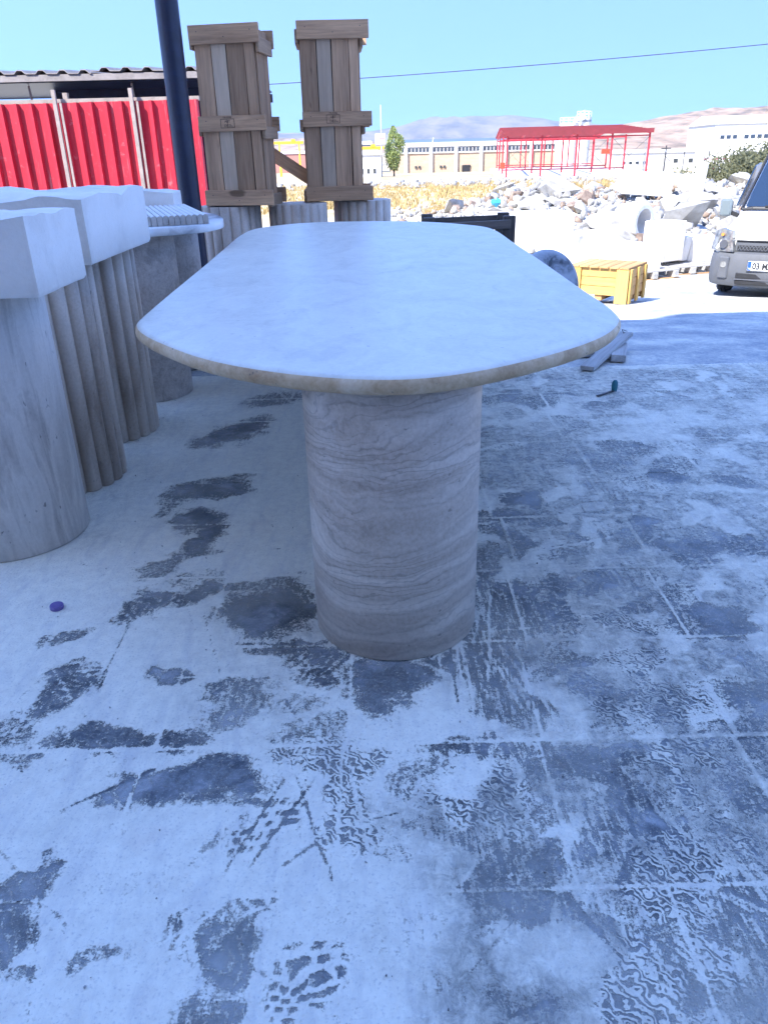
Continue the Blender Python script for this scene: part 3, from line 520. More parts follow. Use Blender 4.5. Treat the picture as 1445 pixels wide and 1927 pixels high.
def rough_block(name, label, x0, x1, y0, y1, z0, z1, seed, chip=.018, slope=0):
    bm = bmesh.new(); n = 15
    def top(x, y): return z1+chip*(vnoise(np.array([x*1.0]), np.array([y*1.0]), 7, seed)[0]-.5)*2.2+chip*.5*(vnoise(np.array([x]), np.array([y]), 19, seed+1)[0]-.5)*2+slope*(x-x0)/(x1-x0)
    gx = [x0+(x1-x0)*i/(n*2) for i in range(n*2+1)]; gy = [y0+(y1-y0)*j/n for j in range(n+1)]; V = {}
    for i, x in enumerate(gx):
        for j, y in enumerate(gy):
            ed = 1 if i in (0, n*2) or j in (0, n) else 0
            jx = (vnoise(np.array([y*1.]), np.array([x]), 16, seed+3)[0]-.5)*.006
            V[i, j] = bm.verts.new((x+jx*ed, y+jx*ed, top(x, y)-ed*.005))
    for i in range(n*2):
        for j in range(n): bm.faces.new((V[i, j], V[i+1, j], V[i+1, j+1], V[i, j+1]))
    rim = [V[i, 0] for i in range(n*2+1)]+[V[n*2, j] for j in range(1, n+1)]+[V[i, n] for i in range(n*2-1, -1, -1)]+[V[0, j] for j in range(n-1, 0, -1)]
    prev = rim
    for f in (.05, .5, .95, 1.0):
        cur = []
        for v in rim:
            q = v.co; ins = .007 if f == 1.0 else (.0 if f > .05 else -.001)
            cx_, cy_ = (x0+x1)/2, (y0+y1)/2; cur.append(bm.verts.new((q.x-math.copysign(ins, q.x-cx_), q.y-math.copysign(ins, q.y-cy_), q.z+(z0-q.z)*f+(.004*(1-f) if f < 1 else 0)*0)))
        for k in range(len(rim)): bm.faces.new((prev[k], cur[k], cur[(k+1) % len(rim)], prev[(k+1) % len(rim)]))
        prev = cur
    bm.faces.new(prev[::-1]); bmesh.ops.recalc_face_normals(bm, faces=bm.faces[:])
    me = bpy.data.meshes.new(name); bm.to_mesh(me); bm.free(); o = link(name, me, M['white_block'], smooth=35); return tag(o, label, 'stone block')
rough_block('marble_block', 'raw white marble block on the nearest pedestal at the left edge', -1.78, -.957, 2.24, 2.62, .893, 1.115, 21, .012)
rough_block('marble_block', 'larger raw white marble block on the fluted pedestals', -1.78, -1.045, 2.94, 3.75, .893, 1.128, 31, .012)
# oval slab with reeded panel
slab = [(-1.143, 4.051), (-1.114, 4.075), (-.985, 4.14), (-.884, 4.251), (-.85, 4.38), (-.846, 4.55), (-.93, 4.87), (-1.08, 5.17), (-1.26, 5.36), (-1.5, 5.42), (-1.75, 5.3), (-1.92, 5.0), (-1.96, 4.7), (-1.88, 4.35), (-1.7, 4.13), (-1.4, 4.03)]
so_ = catmull(slab, 5)
for _ in range(3): so_ = [(so_[i-1]+so_[i]*2+so_[(i+1) % len(so_)])/4 for i in range(len(so_))]
cS = Vector((-1.4, 4.72, 0)); rr = []
for z, q in ((.885, .004), (.888, .001), (.905, 0), (.922, .001), (.925, .004)): rr.append([p+(cS-p).normalized()*q+Vector((0, 0, z)) for p in so_])
tag(MB().rings(rr).build('oval_slab', M['veined'], smooth=60), 'white marble oval slab with dark veins lying on plain grey cylinders', 'slab')
pan = thing('reeded_panel', 'beige reeded stone panel lying on the veined oval slab', 'panel', (-.885, 4.265, .9265), 0)
dl = Vector((-.385, 1.12, 0)).normalized(); ac = Vector((-.92, -.40, 0)).normalized()
def reed_mesh():
    prof = [(-.0132, 0), (-.0132, .034)]+[(-.0132*math.cos(math.pi*k/6), .034+.0132*math.sin(math.pi*k/6)) for k in range(1, 6)]+[(.0132, .034), (.0132, 0)]
    r = [[tuple(-ac*u+dl*s+Vector((0, 0, z))) for u, z in prof] for s in (0, 1.02)]
    return MB().rings(r).mesh('reed')
rm = reed_mesh(); rm.materials.append(M['reed']); rm.materials.append(M['reedtop']); shade(rm, 45)
for p_ in rm.polygons:
    if p_.normal.z > .3: p_.material_index = 1
for k in range(18): link('reed', rm, None, pan, loc=tuple(ac*(.0292*k)+dl*(random.uniform(-.006, .006)-.0+max(0, k-13)*.01)))
rough_block('marble_offcut', 'sloping white marble offcut behind the reeded panel', -1.86, -1.262, 5.19, 5.40, .926, 1.09, 41, .006, slope=-.045)

# ------------------------------------------------------------------ rear fluted pedestals with upright crates
ped('fluted_pedestal', 'fluted grey pedestal under the left upright wooden crate', .268, .85, M['flute_stone'], -1.265, 7.12, 18)
ped('fluted_pedestal', 'fluted grey pedestal between the two upright crates', .255, .85, M['flute_stone'], -.685, 7.22, 18, .1)
ped('fluted_pedestal', 'fluted grey pedestal under the right upright wooden crate', .262, .848, M['flute_stone'], -.13, 7.55, 18, .2)
def upright_crate(label, loc, rz, W, D, Hh, ext, back_ext):
    """tall packing crate standing on end: vertical planks on four sides, three rings of cleats"""
    t = thing('wooden_crate', label, 'crate', loc, rz); zc = (.068, Hh*.475, Hh-.072); wd_ = [W*q for q in (.28, .25, .30, .17)]; x_ = -W/2
    for k, pw in enumerate(wd_):
        x = x_+pw/2; x_ += pw; m = M['ply'] if k == 1 else M['wood_old_z']
        MB().box((0, 0, 0), (pw-.006, .02, Hh-.05), bev=.002).build('plank', m, t, loc=(x, -D/2, Hh/2), rot=(0, R_(random.uniform(-.25, .25)), 0))
        MB().box((0, 0, 0), (pw-.006, .02, Hh-.05), bev=.002).build('plank', M['wood_old_z'], t, loc=(x, D/2, Hh/2))
    MB().box((0, 0, Hh/2), (W-.07, D-.07, Hh-.1)).build('dark_filler', M['stamp'], t)  # near-black box added to paint shade into the plank gaps
    for s in (-1, 1):
        for k in range(3):
            y = -D/2+.025+(D-.05)/3*(k+.5)
            MB().box((0, 0, 0), (.02, (D-.05)/3-.007, Hh-.06), bev=.002).build('plank', M['wood_old_z'], t, loc=(s*(W/2-.002), y, Hh/2))
    for i, z in enumerate(zc):
        hh = (.118, .112, .13)[i]
        xl = -W/2-ext[i][0]; xr = W/2+ext[i][1]
        c = MB().box((0, 0, 0), (xr-xl, .028, hh), bev=.003).build('cleat', M['wood_old_x'], t, loc=((xl+xr)/2, -D/2-.0265, z), rot=(0, R_(random.uniform(-.6, .6)), 0))
        for q in range(3): MB().cyl((xl+(xr-xl)*(.12+.38*q)-(xl+xr)/2, -.016, .02*(-1)**q), (xl+(xr-xl)*(.12+.38*q)-(xl+xr)/2, -.0135, .02*(-1)**q), .004, n=6).build('nail', M['darkmetal'], c)
        if i == 1:    # heat treatment stamp
            for (a, b, wd, ht) in ((-.06, 0, .003, .062), (.05, 0, .003, .062), (-.005, .031, .113, .003), (-.005, -.031, .113, .003), (-.005, 0, .003, .06)):
                MB().box((a-.03, -.0149, b), (wd, .001, ht)).build('stamp', M['stamp'], c)
            for ln, (txt, zz, s_) in enumerate((('TR-0398', .036, .02), ('ABT', .006, .026), ('DKD', -.024, .026))):
                cu = bpy.data.curves.new('stamp_lettering', 'FONT'); cu.body = txt; cu.size = s_; cu.extrude = .0004; cu.align_x = 'CENTER'
                co = bpy.data.objects.new('tmp', cu); C.objects.link(co); dg = bpy.context.evaluated_depsgraph_get(); tm_ = bpy.data.meshes.new_from_object(co.evaluated_get(dg)); bpy.data.objects.remove(co); tm_.materials.clear()
                link('stamp_lettering', tm_, M['stamp'], c, loc=(-.035, -.0148, zz), rot=(R_(90), 0, 0))
        MB().box((0, 0, 0), (xr-xl, .028, hh), bev=.003).build('cleat', M['wood_old_x'], t, loc=((xl+xr)/2, D/2+.0265, z))
        for s in (-1, 1):
            MB().box((0, 0, 0), (.028, D+.02, hh*.8), bev=.003).build('cleat', M['wood_old_y'], t, loc=(s*(W/2+.0235), back_ext*.5, z-(.07 if i else .03)*(1 if s > 0 else .6)))
    return t
upright_crate('tall upright weathered crate standing on the left fluted pedestal, by the dark pole', (-1.12, 7.10, .8535), R_(-7), .475, .40, 1.30, ((.03, .07), (.02, .055), (.025, .05)), .02)
upright_crate('tall upright weathered crate standing on the right fluted pedestal', (-.365, 7.47, .8515), R_(3), .475, .40, 1.36, ((.015, .09), (.01, .095), (.02, .085)), .03)
tag(MB().box((0, 0, 0), (.42, .022, .105), bev=.003).build('loose_board', M['wood_old_x'], loc=(-.745, 7.40, 1.145), rot=(0, R_(33), R_(5))), 'loose slanting board wedged between the two upright crates', 'board')
MB0 = MB().cyl((0, 0, 0), (0, 0, 5.2), .083, n=40, caps=True)
pole = thing('steel_pole', 'thick dark navy steel pole rising in front of the red fence', 'pole', (-1.482, 6.62, 0))
MB0.build('shaft', M['navy'], pole, smooth=40); MB().box((0, 0, .008), (.34, .34, .014)).build('base_plate', M['navy'], pole)

# ------------------------------------------------------------------ red fence and open shed
FY = 12.0; fz = -.62
fence = thing('red_fence', 'red corrugated sheet fence behind the marble blocks and pole', 'fence', (-5, FY, fz))
def trap_sheet(w, z0, z1, pitch=.205, depth=.065, nz=1):
    prof = []; x = 0
    while x < w-1e-6:
        prof += [(x, 0), (x+pitch*.66, 0), (x+pitch*.72, -depth), (x+pitch*.92, -depth), (x+pitch*.98, 0)]; x += pitch
    prof += [(w, 0)]
    v = [(p[0], p[1], z) for z in (z0, z1) for p in prof]+[(p[0], p[1]+.004, z) for z in (z0, z1) for p in prof]; n = len(prof)
    f = [(k, k+1, n+k+1, n+k) for k in range(n-1)]+[(2*n+k+1, 2*n+k, 3*n+k, 3*n+k+1) for k in range(n-1)]+[(n+k, n+k+1, 3*n+k+1, 3*n+k) for k in range(n-1)]
    return MB().add(v, f)
posts = [-5.0, -2.13, -.335+1.0, 1.75]
px_ = (-4.36-5*0)  # fence posts stand where the shed posts come down
for i, (x0, w_, top) in enumerate(((-3.97, 8, 2.54), (-2.33, 8, 2.545), (-.69, 8, 2.555), (.95, 8, 2.56))):
    trap_sheet(w_*.205, .05, top).build('sheet', M['red'], fence, loc=(x0, .005*(i % 2), 0), rot=(0, 0, 0))
for x in (-2.36, -.715, .315, 1.335): pass
for x in (.655, 1.70):
    MB().box((x, -.085, 1.36), (.05, .045, 2.70)).build('post', M['post'], fence)
    MB().box((x+.07, -.075, 1.30), (.03, .02, 2.5)).build('trim_strip', M['post'], fence)
for x in (-3.6, -2.0, -.6): MB().box((x, -.085, 1.36), (.05, .045, 2.70)).build('post', M['post'], fence)
MB().box((-.7, .035, 2.575), (6.6, .05, .06)).build('top_rail', M['post'], fence)
MB().box((-.7, .035, .6), (6.6, .05, .05)).build('lower_rail', M['post'], fence)
for k in range(24):
    MB().cyl((0, -.004, 0), (0, .0, 0), .012, n=6).build('screw', M['post'], fence, loc=(-3.9+.205*k+.05+.205*.0, -.0025, 1.24))
shed = thing('open_shed', 'low open shed with grey corrugated roof behind the red fence', 'shed', (-5, 12.9, -.65))
def wave_roof(w, d, pitch=.31, amp=.022, th=.012):
    prof = []
    n = int(w/pitch)
    for k in range(n):
        for (u, z) in ((0, 0), (.38, 0), (.52, amp*2), (.74, amp*2), (.9, 0)): prof.append((pitch*(k+u), z))
    prof.append((pitch*n, 0)); m = len(prof)
    v = [(x, 0, z) for x, z in prof]+[(x, d, z+d*.06) for x, z in prof]+[(x, 0, z-th) for x, z in prof]+[(x, d, z+d*.06-th) for x, z in prof]
    f = [(k, k+1, m+k+1, m+k) for k in range(m-1)]+[(2*m+k+1, 2*m+k, 3*m+k, 3*m+k+1) for k in range(m-1)]+[(k+1, k, 2*m+k, 2*m+k+1) for k in range(m-1)]
    return MB().add(v, f)
for k in range(4): wave_roof(2.17, 3.6).build('roof_sheet', M['roofold'], shed, loc=(-5.6+2.165*k, 0, 3.04+.004*(k % 2)), rot=(0, R_(.6), 0))
MB().box((-1.2, .05, 2.965), (8.6, .06, .085)).build('fascia_beam', M['roofold'], shed)
MB().box((-1.2, 3.5, 2.83), (8.6, .08, .14)).build('back_beam', M['darkmetal'], shed)
MB().box((1.3, 1.7, 1.5), (3.2, .05, 3.0)).build('back_wall', M['navy'], shed)  # near-black colour stands in for the shade inside the shed
MB().box((-1.2, 1.8, 2.93), (8.6, 3.3, .03)).build('shade_ceiling', M['navy'], shed)  # dark sheet added under the roof, interior shade put into its colour
for x in (-3.4, -1.4, .45, 2.2): MB().box((x, .06, 1.41), (.07, .07, 2.72)).build('post', M['post'], shed)
for x in (-.2, 1.35): MB().tube([(x, .4, 2.9), (x+.02, .4, 2.55), (x+.005, .4, 2.2), (x+.025, .4, 1.9)], .017, 6).build('chain', M['post'], shed)

# ------------------------------------------------------------------ right of the table
def slat_crate():
    t = thing('slatted_crate', 'dark slatted wooden crate standing behind the far end of the table', 'crate', (.715, 6.52, gzf(.9, 6.55)+.03), R_(-1)); W, D, Hh = .60, .46, .80
    for s in (-1, 1):
        n = 11
        for k in range(n if s < 0 else 0): MB().box((0, 0, 0), (W/n-.012, .018, Hh-.03), bev=.002).build('slat', M['wood_dark_z'], t, loc=(-W/2+W/n*(k+.5), s*D/2, Hh/2), rot=(0, R_(random.uniform(-.4, .4)), 0))
        for z in (.06, Hh-.035): MB().box((0, 0, 0), (W+.02, .03, .065), bev=.003).build('rail', M['wood_dark_x'], t, loc=(0, s*(D/2+.025), z), rot=(0, R_(-1.5 if z > .5 else 0), 0))
        for x in (-1, 1): MB().box((0, 0, 0), (.09, .075, Hh+.028), bev=.004).build('corner_post', M['wood_dark_z'], t, loc=(x*(W/2+.01), s*(D/2-.055), Hh/2+.014))
    MB().box((0, 0, .04), (W-.02, D-.06, .03)).build('bottom', M['wood_dark_x'], t)
    return t
slat_crate()
pl = thing('low_pallet', 'small dark wooden pallet beside the slatted crate', 'pallet', (1.12, 6.35, gzf(1.2, 6.4)+.02), 0)
for k in range(4): MB().box((0, 0, 0), (.42, .08, .03), bev=.003).build('slat', M['wood_old_x'], pl, loc=(0, -.2+.13*k, .56))
for x in (-.17, .17): MB().box((0, 0, 0), (.07, .5, .53), bev=.003).build('bearer', M['wood_dark_z'], pl, loc=(x, 0, .27))
# marble roundel leaning behind the table
def roundel():
    rs = []; R0, th = .255, .16
    for k in range(13):
        t = -math.pi/2+math.pi*k/12; rr_ = R0-.07+.07*math.cos(t); y = th/2*math.sin(t)
        rs.append([(rr_*math.cos(2*math.pi*j/48), y, rr_*math.sin(2*math.pi*j/48)) for j in range(48)])
    o = MB().rings(rs).build('marble_roundel', M['ball'], smooth=60, loc=(1.20, 5.62, gzf(1.2, 5.62)+.405), rot=(R_(-14), 0, R_(28)))
    tag(o, 'thick round disc of dark veined marble standing beyond the table', 'stone disc')
    t = thing('timber_block', 'small timber support block under the round marble disc', 'block', (1.20, 5.62, gzf(1.2, 5.6)-.004))
    MB().box((0, 0, .078), (.3, .3, .15), bev=.006).build('plank', M['wood_old_x'], t)
roundel()
# yellow crate
def pine_crate():
    t = thing('pine_crate', 'bright yellow pine crate standing in the sun near the van', 'crate', (2.83, 9.82, gzf(3.0, 9.4)), R_(-36)); W, D, Hh = .74, .60, .40
    for x in (-W/2+.075, W/2-.075):
        for s in (-1, 1): MB().box((0, 0, 0), (.15, .026, Hh), bev=.003).build('corner_board', M['wood_new_z'], t, loc=(x, s*(D/2+.013), Hh/2))
    for s in (-1, 1):
        for k, z in enumerate((.135, .24, .345)): MB().box((0, 0, 0), (W-.004, .02, .10), bev=.002).build('board', M['wood_new_x'], t, loc=(0, s*(D/2-.012), z))
        for y in (-D/2+.05, 0, D/2-.05): MB().box((0, 0, 0), (.024, .07, Hh-.002), bev=.003).build('side_post', M['wood_new_z'], t, loc=(s*(W/2+.012), y, Hh/2))
        for k, z in enumerate((.135, .24, .345)): MB().box((0, 0, 0), (.02, D-.08, .10), bev=.002).build('board', M['wood_new_y'], t, loc=(s*(W/2-.012), 0, z))
    for k in range(6): MB().box((0, 0, 0), (W/6-.010, D+.07, .02), bev=.002).build('lid_slat', M['wood_new_y'], t, loc=(-W/2+W/6*(k+.5), 0, Hh+.011), rot=(0, 0, R_(random.uniform(-.5, .5))))
    for k in range(3): MB().box((0, 0, 0), (.09, D-.06, .07), bev=.003).build('skid', M['wood_new_y'], t, loc=(-.3+.3*k, 0, .05))
    return t
pine_crate()
# pallets carrying cut marble
def pallet(x, y, rz, label):
    t = thing('pallet', label, 'pallet', (x, y, gzf(x, y)+.003), R_(rz))
    for k in range(5): MB().box((0, 0, 0), (1.0, .12, .022), bev=.002).build('slat', M['wood_dusty'], t, loc=(0, -.4+.2*k, .139))
    for k in range(3): MB().box((0, 0, 0), (.09, .98, .1), bev=.003).build('bearer', M['wood_dusty'], t, loc=(-.42+.42*k, 0, .077))
    for k in range(3): MB().box((0, 0, 0), (1.0, .09, .02)).build('base_slat', M['wood_old_x'], t, loc=(0, -.42+.42*k, .013))
    return t
pallet(4.15, 12.9, 24, 'wooden pallet carrying a half-round marble piece behind the yellow crate')
pallet(5.05, 13.6, 18, 'wooden pallet carrying rough marble lumps left of the van')
zb = gzf(4.15, 12.9)+.155
hr = [(.34*math.cos(math.pi*k/14), .30*math.sin(math.pi*k/14)+.12) for k in range(15)]+[(-.34, 0), (.34, 0)]
tag(MB().rings([[(x, y, z) for x, z in hr] for y in (-.35, .35)]).build('marble_arch_block', M['white_block'], loc=(4.0, 12.8, zb), rot=(0, 0, R_(24)), smooth=40), 'half-round white marble piece on the pallet behind the yellow crate', 'stone block')

# ------------------------------------------------------------------ rocks
def rock_mesh(name, seed, flat=.75, n=16):
    r = random.Random(seed); bm = bmesh.new()
    for _ in range(n):
        v = Vector((r.gauss(0, 1), r.gauss(0, 1), r.gauss(0, 1))).normalized(); bm.verts.new((v.x*r.uniform(.75, 1), v.y*r.uniform(.6, 1), v.z*flat*r.uniform(.7, 1)))
    bmesh.ops.convex_hull(bm, input=bm.verts[:]); bmesh.ops.delete(bm, geom=[v for v in bm.verts if not v.link_faces], context='VERTS')
    me = bpy.data.meshes.new(name); bm.to_mesh(me); bm.free(); return me
RK = [rock_mesh('rock', s, random.uniform(.5, .9), random.choice((12, 14, 18))) for s in range(14)]
def np_rock(me):
    me.calc_loop_triangles(); v = np.empty(len(me.vertices)*3); me.vertices.foreach_get('co', v); t = np.empty(len(me.loop_triangles)*3, np.int32); me.loop_triangles.foreach_get('vertices', t); return v.reshape(-1, 3), t.reshape(-1, 3)
RN = [np_rock(m) for m in RK]
def rotm(n):
    q = rng.normal(size=(n, 4)); q /= np.linalg.norm(q, axis=1)[:, None]; w_, x, y, z = q.T
    return np.stack([1-2*(y*y+z*z), 2*(x*y-z*w_), 2*(x*z+y*w_), 2*(x*y+z*w_), 1-2*(x*x+z*z), 2*(y*z-x*w_), 2*(x*z-y*w_), 2*(y*z+x*w_), 1-2*(x*x+y*y)], 1).reshape(n, 3, 3)
def rubble(name, label, P, S, mat, sink=.15):
    V, F, o = [], [], 0; Rm = rotm(len(P)); pick = rng.integers(0, len(RN), len(P))
    for i in range(len(P)):
        v, t = RN[pick[i]]; vv = (v*S[i]*np.array([1, .85, .8]))@Rm[i].T+P[i]+[0, 0, S[i]*(.5-sink)]; V.append(vv); F.append(t+o); o += len(v)
    return tag(link(name, np_mesh(name, np.concatenate(V), np.concatenate(F)), mat), label, 'rubble', kind='stuff')
def scatter(n, x0, x1, y0, y1, s0, s1, keep):
    x = rng.uniform(x0, x1, n*6); y = rng.uniform(y0, y1, n*6); k = rng.random(n*6) < keep(x, y); x, y = x[k][:n], y[k][:n]
    s = s0*(s1/s0)**(rng.random(len(x))**2.0); return np.stack([x, y, gz(x, y)], 1), s
bank = lambda x, y: sm(0, 4, x-.02*(y-17))*sm(15.5, 18.5, y-.25*np.abs(x-7))*sm(37, 31, y)*.95+.06*sm(-3, 0, x)
P, S = scatter(5200, -3, 27, 14.5, 37, .045, .26, bank); rubble('rubble', 'bank of small white marble rubble beyond the yard', P, S, M['rock_w'])
P, S = scatter(1500, -3, 27, 16, 37, .05, .22, bank); rubble('rubble', 'small brown stones strewn through the white rubble bank', P, S, M['rock_b'])
P, S = scatter(1000, -3, 27, 16, 37, .05, .22, bank); rubble('rubble', 'small grey stones strewn through the white rubble bank', P, S, M['rock_g'])
far_b = lambda x, y: sm(-14, 0, x)*sm(64, 70, y)*sm(92, 84, y)*.9
P, S = scatter(1500, -14, 40, 62, 92, .10, .5, far_b); rubble('rubble', 'low far ridge of pale rubble at the end of the field', P, S, M['rock_w'])
gs = rng.uniform(.0012, .0042, len(gp)); rubble('grit', 'dark crumbs of grit scattered over the dusty floor', gp, gs, M['rock_g'])
BO = [(5.16, 25.4, .50, 'g', 'large rounded grey-brown boulder on the rubble before the red frame'), (4.75, 25.2, .26, 'g', 'dark grey stone leaning on the large rounded boulder'),
      (5.75, 22.9, .40, 'b', 'reddish brown slanted boulder left of the rubble centre'), (6.15, 24.0, .36, 'b', 'upright pointed tan rock on the rubble bank'),
      (8.15, 21.4, .55, 'g', 'big grey-brown boulder near the van mirror'), (7.55, 21.9, .30, 'b', 'red-brown stone left of the big grey boulder'), (7.2, 21.7, .24, 'b', 'small maroon stone in the middle of the rubble'),
      (6.5, 18.7, .34, 'b', 'mottled brown boulder at the foot of the rubble'), (5.2, 21.9, .30, 'b', 'tan rock low on the left of the rubble bank'), (4.9, 21.4, .2, 'b', 'small orange-brown rock at the left foot of the bank'),
      (3.6, 26.0, .36, 'b', 'brown boulder in the pile above the slatted crate'), (3.1, 26.6, .30, 'b', 'reddish rock in the pile left of the slatted crate'), (4.3, 25.6, .34, 'b', 'grey-tan block at the top of the left pile'), (2.6, 27.4, .28, 'b', 'small brown rock at the left end of the pile')]
for x, y, s, c, l in BO:
    o = bpy.data.objects.new('boulder', RK[(int(x*13)) % 14].copy()); C.objects.link(o); o.data.materials.append(M['rock_'+c]); o.location = (x, y, gzf(x, y)+s*.35); o.scale = (s, s*.8, s*.95); o.rotation_euler = (random.uniform(-.5, .5), random.uniform(-.5, .5), random.uniform(0, 6)); tag(o, l, 'boulder')
for i in range(150):
    p, s = scatter(1, 1, 18, 16.5, 31, .22, .85, bank)
    if not len(p): continue
    o = bpy.data.objects.new('rubble_block', RK[i % 14]); C.objects.link(o)
    if not RK[i % 14].materials: RK[i % 14].materials.append(M['rock_w'])
    o.location = (p[0][0], p[0][1], p[0][2]+s[0]*.25); k = s[0]; o.scale = (k*random.uniform(.8, 1.3), k*random.uniform(.6, 1), k*random.uniform(.5, .9)); o.rotation_euler = (random.uniform(-.6, .6), random.uniform(-.6, .6), random.uniform(0, 6))
    tag(o, 'angular white marble block in the rubble bank', 'stone block', 'white blocks in the rubble bank')
def cutblock(name, label, c, d, rz, tilt=0, mat='white_block'):
    return tag(MB().box((0, 0, 0), d, bev=.012).build(name, M[mat], loc=(c[0], c[1], gzf(c[0], c[1])+c[2]), rot=(R_(tilt), R_(tilt*.6), R_(rz))), label, 'stone block')
cutblock('marble_slab_block', 'large flat white marble slab lying on the rubble near its top', (7.6, 23.6, .42), (1.5, .5, .55), 12, 9)
cutblock('marble_post', 'upright white marble post stuck in the rubble by the van mirror', (8.75, 22.6, .55), (.22, .22, 1.0), 20, 3)
cutblock('marble_cube', 'tall sawn white marble block on the pallet behind the yellow crate', (4.75, 13.45, .52), (.5, .45, .62), 32, 0)
cutblock('marble_cube', 'broad sunlit white marble block left of the yellow crate top', (3.7, 14.6, .30), (1.1, .7, .62), 30, 0)
cutblock('marble_cube', 'low white marble lump beside the van bumper', (5.55, 13.9, .36), (.6, .4, .38), 10, 6)
cutblock('marble_cube', 'chipped white marble lump on the pallet near the van', (5.1, 13.75, .40), (.45, .4, .4), 50, 8)
cutblock('marble_cube', 'huge white quarry block in the sun beyond the round disc', (3.2, 17.4, .38), (1.7, 1.0, .8), 6, 0)
rg = []
for (ro, y) in ((.36, -.3), (.36, .3), (.27, .3), (.27, -.3)): rg.append([(ro*math.cos(2*math.pi*k/32), y, ro*math.sin(2*math.pi*k/32)) for k in range(32)])
rg.append(rg[0]); o = MB().rings(rg, cap=False).build('stone_ring', M['white_block'], smooth=40, loc=(5.75, 18.4, gzf(5.75, 18.4)+.36), rot=(0, 0, R_(38))); tag(o, 'hollow white stone ring lying at the foot of the rubble', 'stone ring')
b = bmesh.new(); bmesh.ops.create_icosphere(b, subdivisions=2, radius=.14)
for v in b.verts: v.co *= random.uniform(.55, 1.25)
me = bpy.data.meshes.new('plastic_bag'); b.to_mesh(me); b.free(); tag(link('plastic_bag', me, M['cyan'], loc=(3.55, 24.6, gzf(3.55, 24.6)+.2)), 'crumpled bright cyan plastic bag on the rubble', 'bag')
# dry grass
def grass(name, label, P, h, wd, mat='grass'):
    n = len(P); B = 5; V = np.zeros((n*B, 3, 3)); P = np.repeat(P, B, 0)+np.c_[rng.normal(0, wd*2.5, (n*B, 2)), np.zeros(n*B)]; an = rng.uniform(0, 6.28, n*B); hh = np.repeat(h, B)*rng.uniform(.5, 1.2, n*B); ln = rng.normal(0, .35, (n*B, 2))*hh[:, None]
    dx = np.c_[np.cos(an), np.sin(an), np.zeros(n*B)]*wd; V[:, 0] = P-dx; V[:, 1] = P+dx; V[:, 2] = P+np.c_[ln, hh]
    return tag(link(name, np_mesh(name, V.reshape(-1, 3), np.arange(n*B*3).reshape(-1, 3)), M[mat]), label, 'grass', kind='stuff')
gk = lambda x, y: sm(34, 38, y)*(.5+.5*(np.sin(x*.7)*np.cos(y*.35) > -.2))*np.where((x > 17) & (y > 80), 0, 1)
P, S = scatter(7000, -22, 24, 34, 84, .15, .45, gk); grass('dry_grass', 'dry yellow grass on the field beyond the rubble', P, S, .03)
gb = lambda x, y: (np.hypot((x-6.7)/1.6, (y-28.5)/1.8) < 1)*1.+(np.hypot((x-4.9)/.9, (y-30)/1.5) < 1)*1.+(np.hypot((x-2.5)/.8, (y-31)/1.5) < 1)*.8
P, S = scatter(1600, 1, 10, 25, 33, .15, .38, gb); grass('dry_grass', 'dry yellow grass tufts growing on top of the rubble bank', P, S, .012)

# ------------------------------------------------------------------ plants
def leaves(P, size):
    n = len(P); V = np.zeros((n, 4, 3)); Rm = rotm(n); q = np.array([(-1, -.6, 0), (1, -.6, 0), (1, .6, 0), (-1, .6, 0)])*.5
    for k in range(4): V[:, k] = P+np.einsum('nij,j->ni', Rm, q[k])*size[:, None]
    return np_mesh('leaves', V.reshape(-1, 3), np.arange(n*4).reshape(-1, 4))
pt = thing('poplar_tree', 'slim green poplar standing before the long brick factory', 'tree', (3.3, 152, -3.05))
n = 5200; h = rng.random(n)**.9; ang = rng.uniform(0, 6.28, n); sp = rng.integers(0, 34, n); sa = rng.uniform(0, 6.28, 34)[sp]; sh = rng.random(34)[sp]; h = np.clip(sh*.8+.28*rng.random(n), 0, 1); env = np.sin(np.pi*np.clip(h*.84+.12, 0, 1))**.8; ang = sa+rng.normal(0, .35, n); rad = env*1.75*(.45+.6*rng.random(34)[sp])*(.75+.5*rng.random(n))
link('crown', leaves(np.stack([rad*np.cos(ang), rad*np.sin(ang), .7+h*7.4+.5*(rad/2)], 1), rng.uniform(.14, .30, n)), M['poplar'], pt)
tk = MB().cyl((0, 0, -.3), (0, 0, 6), .17, .03, 8)
for k in range(9): z = 1+.55*k; t_ = 2.4*k; tk.cyl((0, 0, z), (.7*math.cos(t_), .7*math.sin(t_), z+1.3), .05, .015, 5)
tk.build('trunk', M['bark'], pt)
bx, by = 13.2, 30.0; bu = thing('olive_bush', 'dusty grey-green bush on the rubble behind the van', 'bush', (bx, by, gzf(bx, by)-.1))
n = 15000; cl = rng.normal(0, 1, (70, 3))*[.85, .7, .26]+[0, 0, .62]; cl[:, 2] = np.clip(cl[:, 2]+.22*cl[:, 0], .1, 1.45); k = rng.integers(0, 70, n)
link('crown', leaves(cl[k]+rng.normal(0, .2, (n, 3)), rng.uniform(.05, .11, n)), M['bush'], bu)
tk = MB()
for c in cl[::4]: tk.cyl((0, 0, 0), tuple(c), .03, .008, 5)
tk.build('stem', M['bark'], bu)

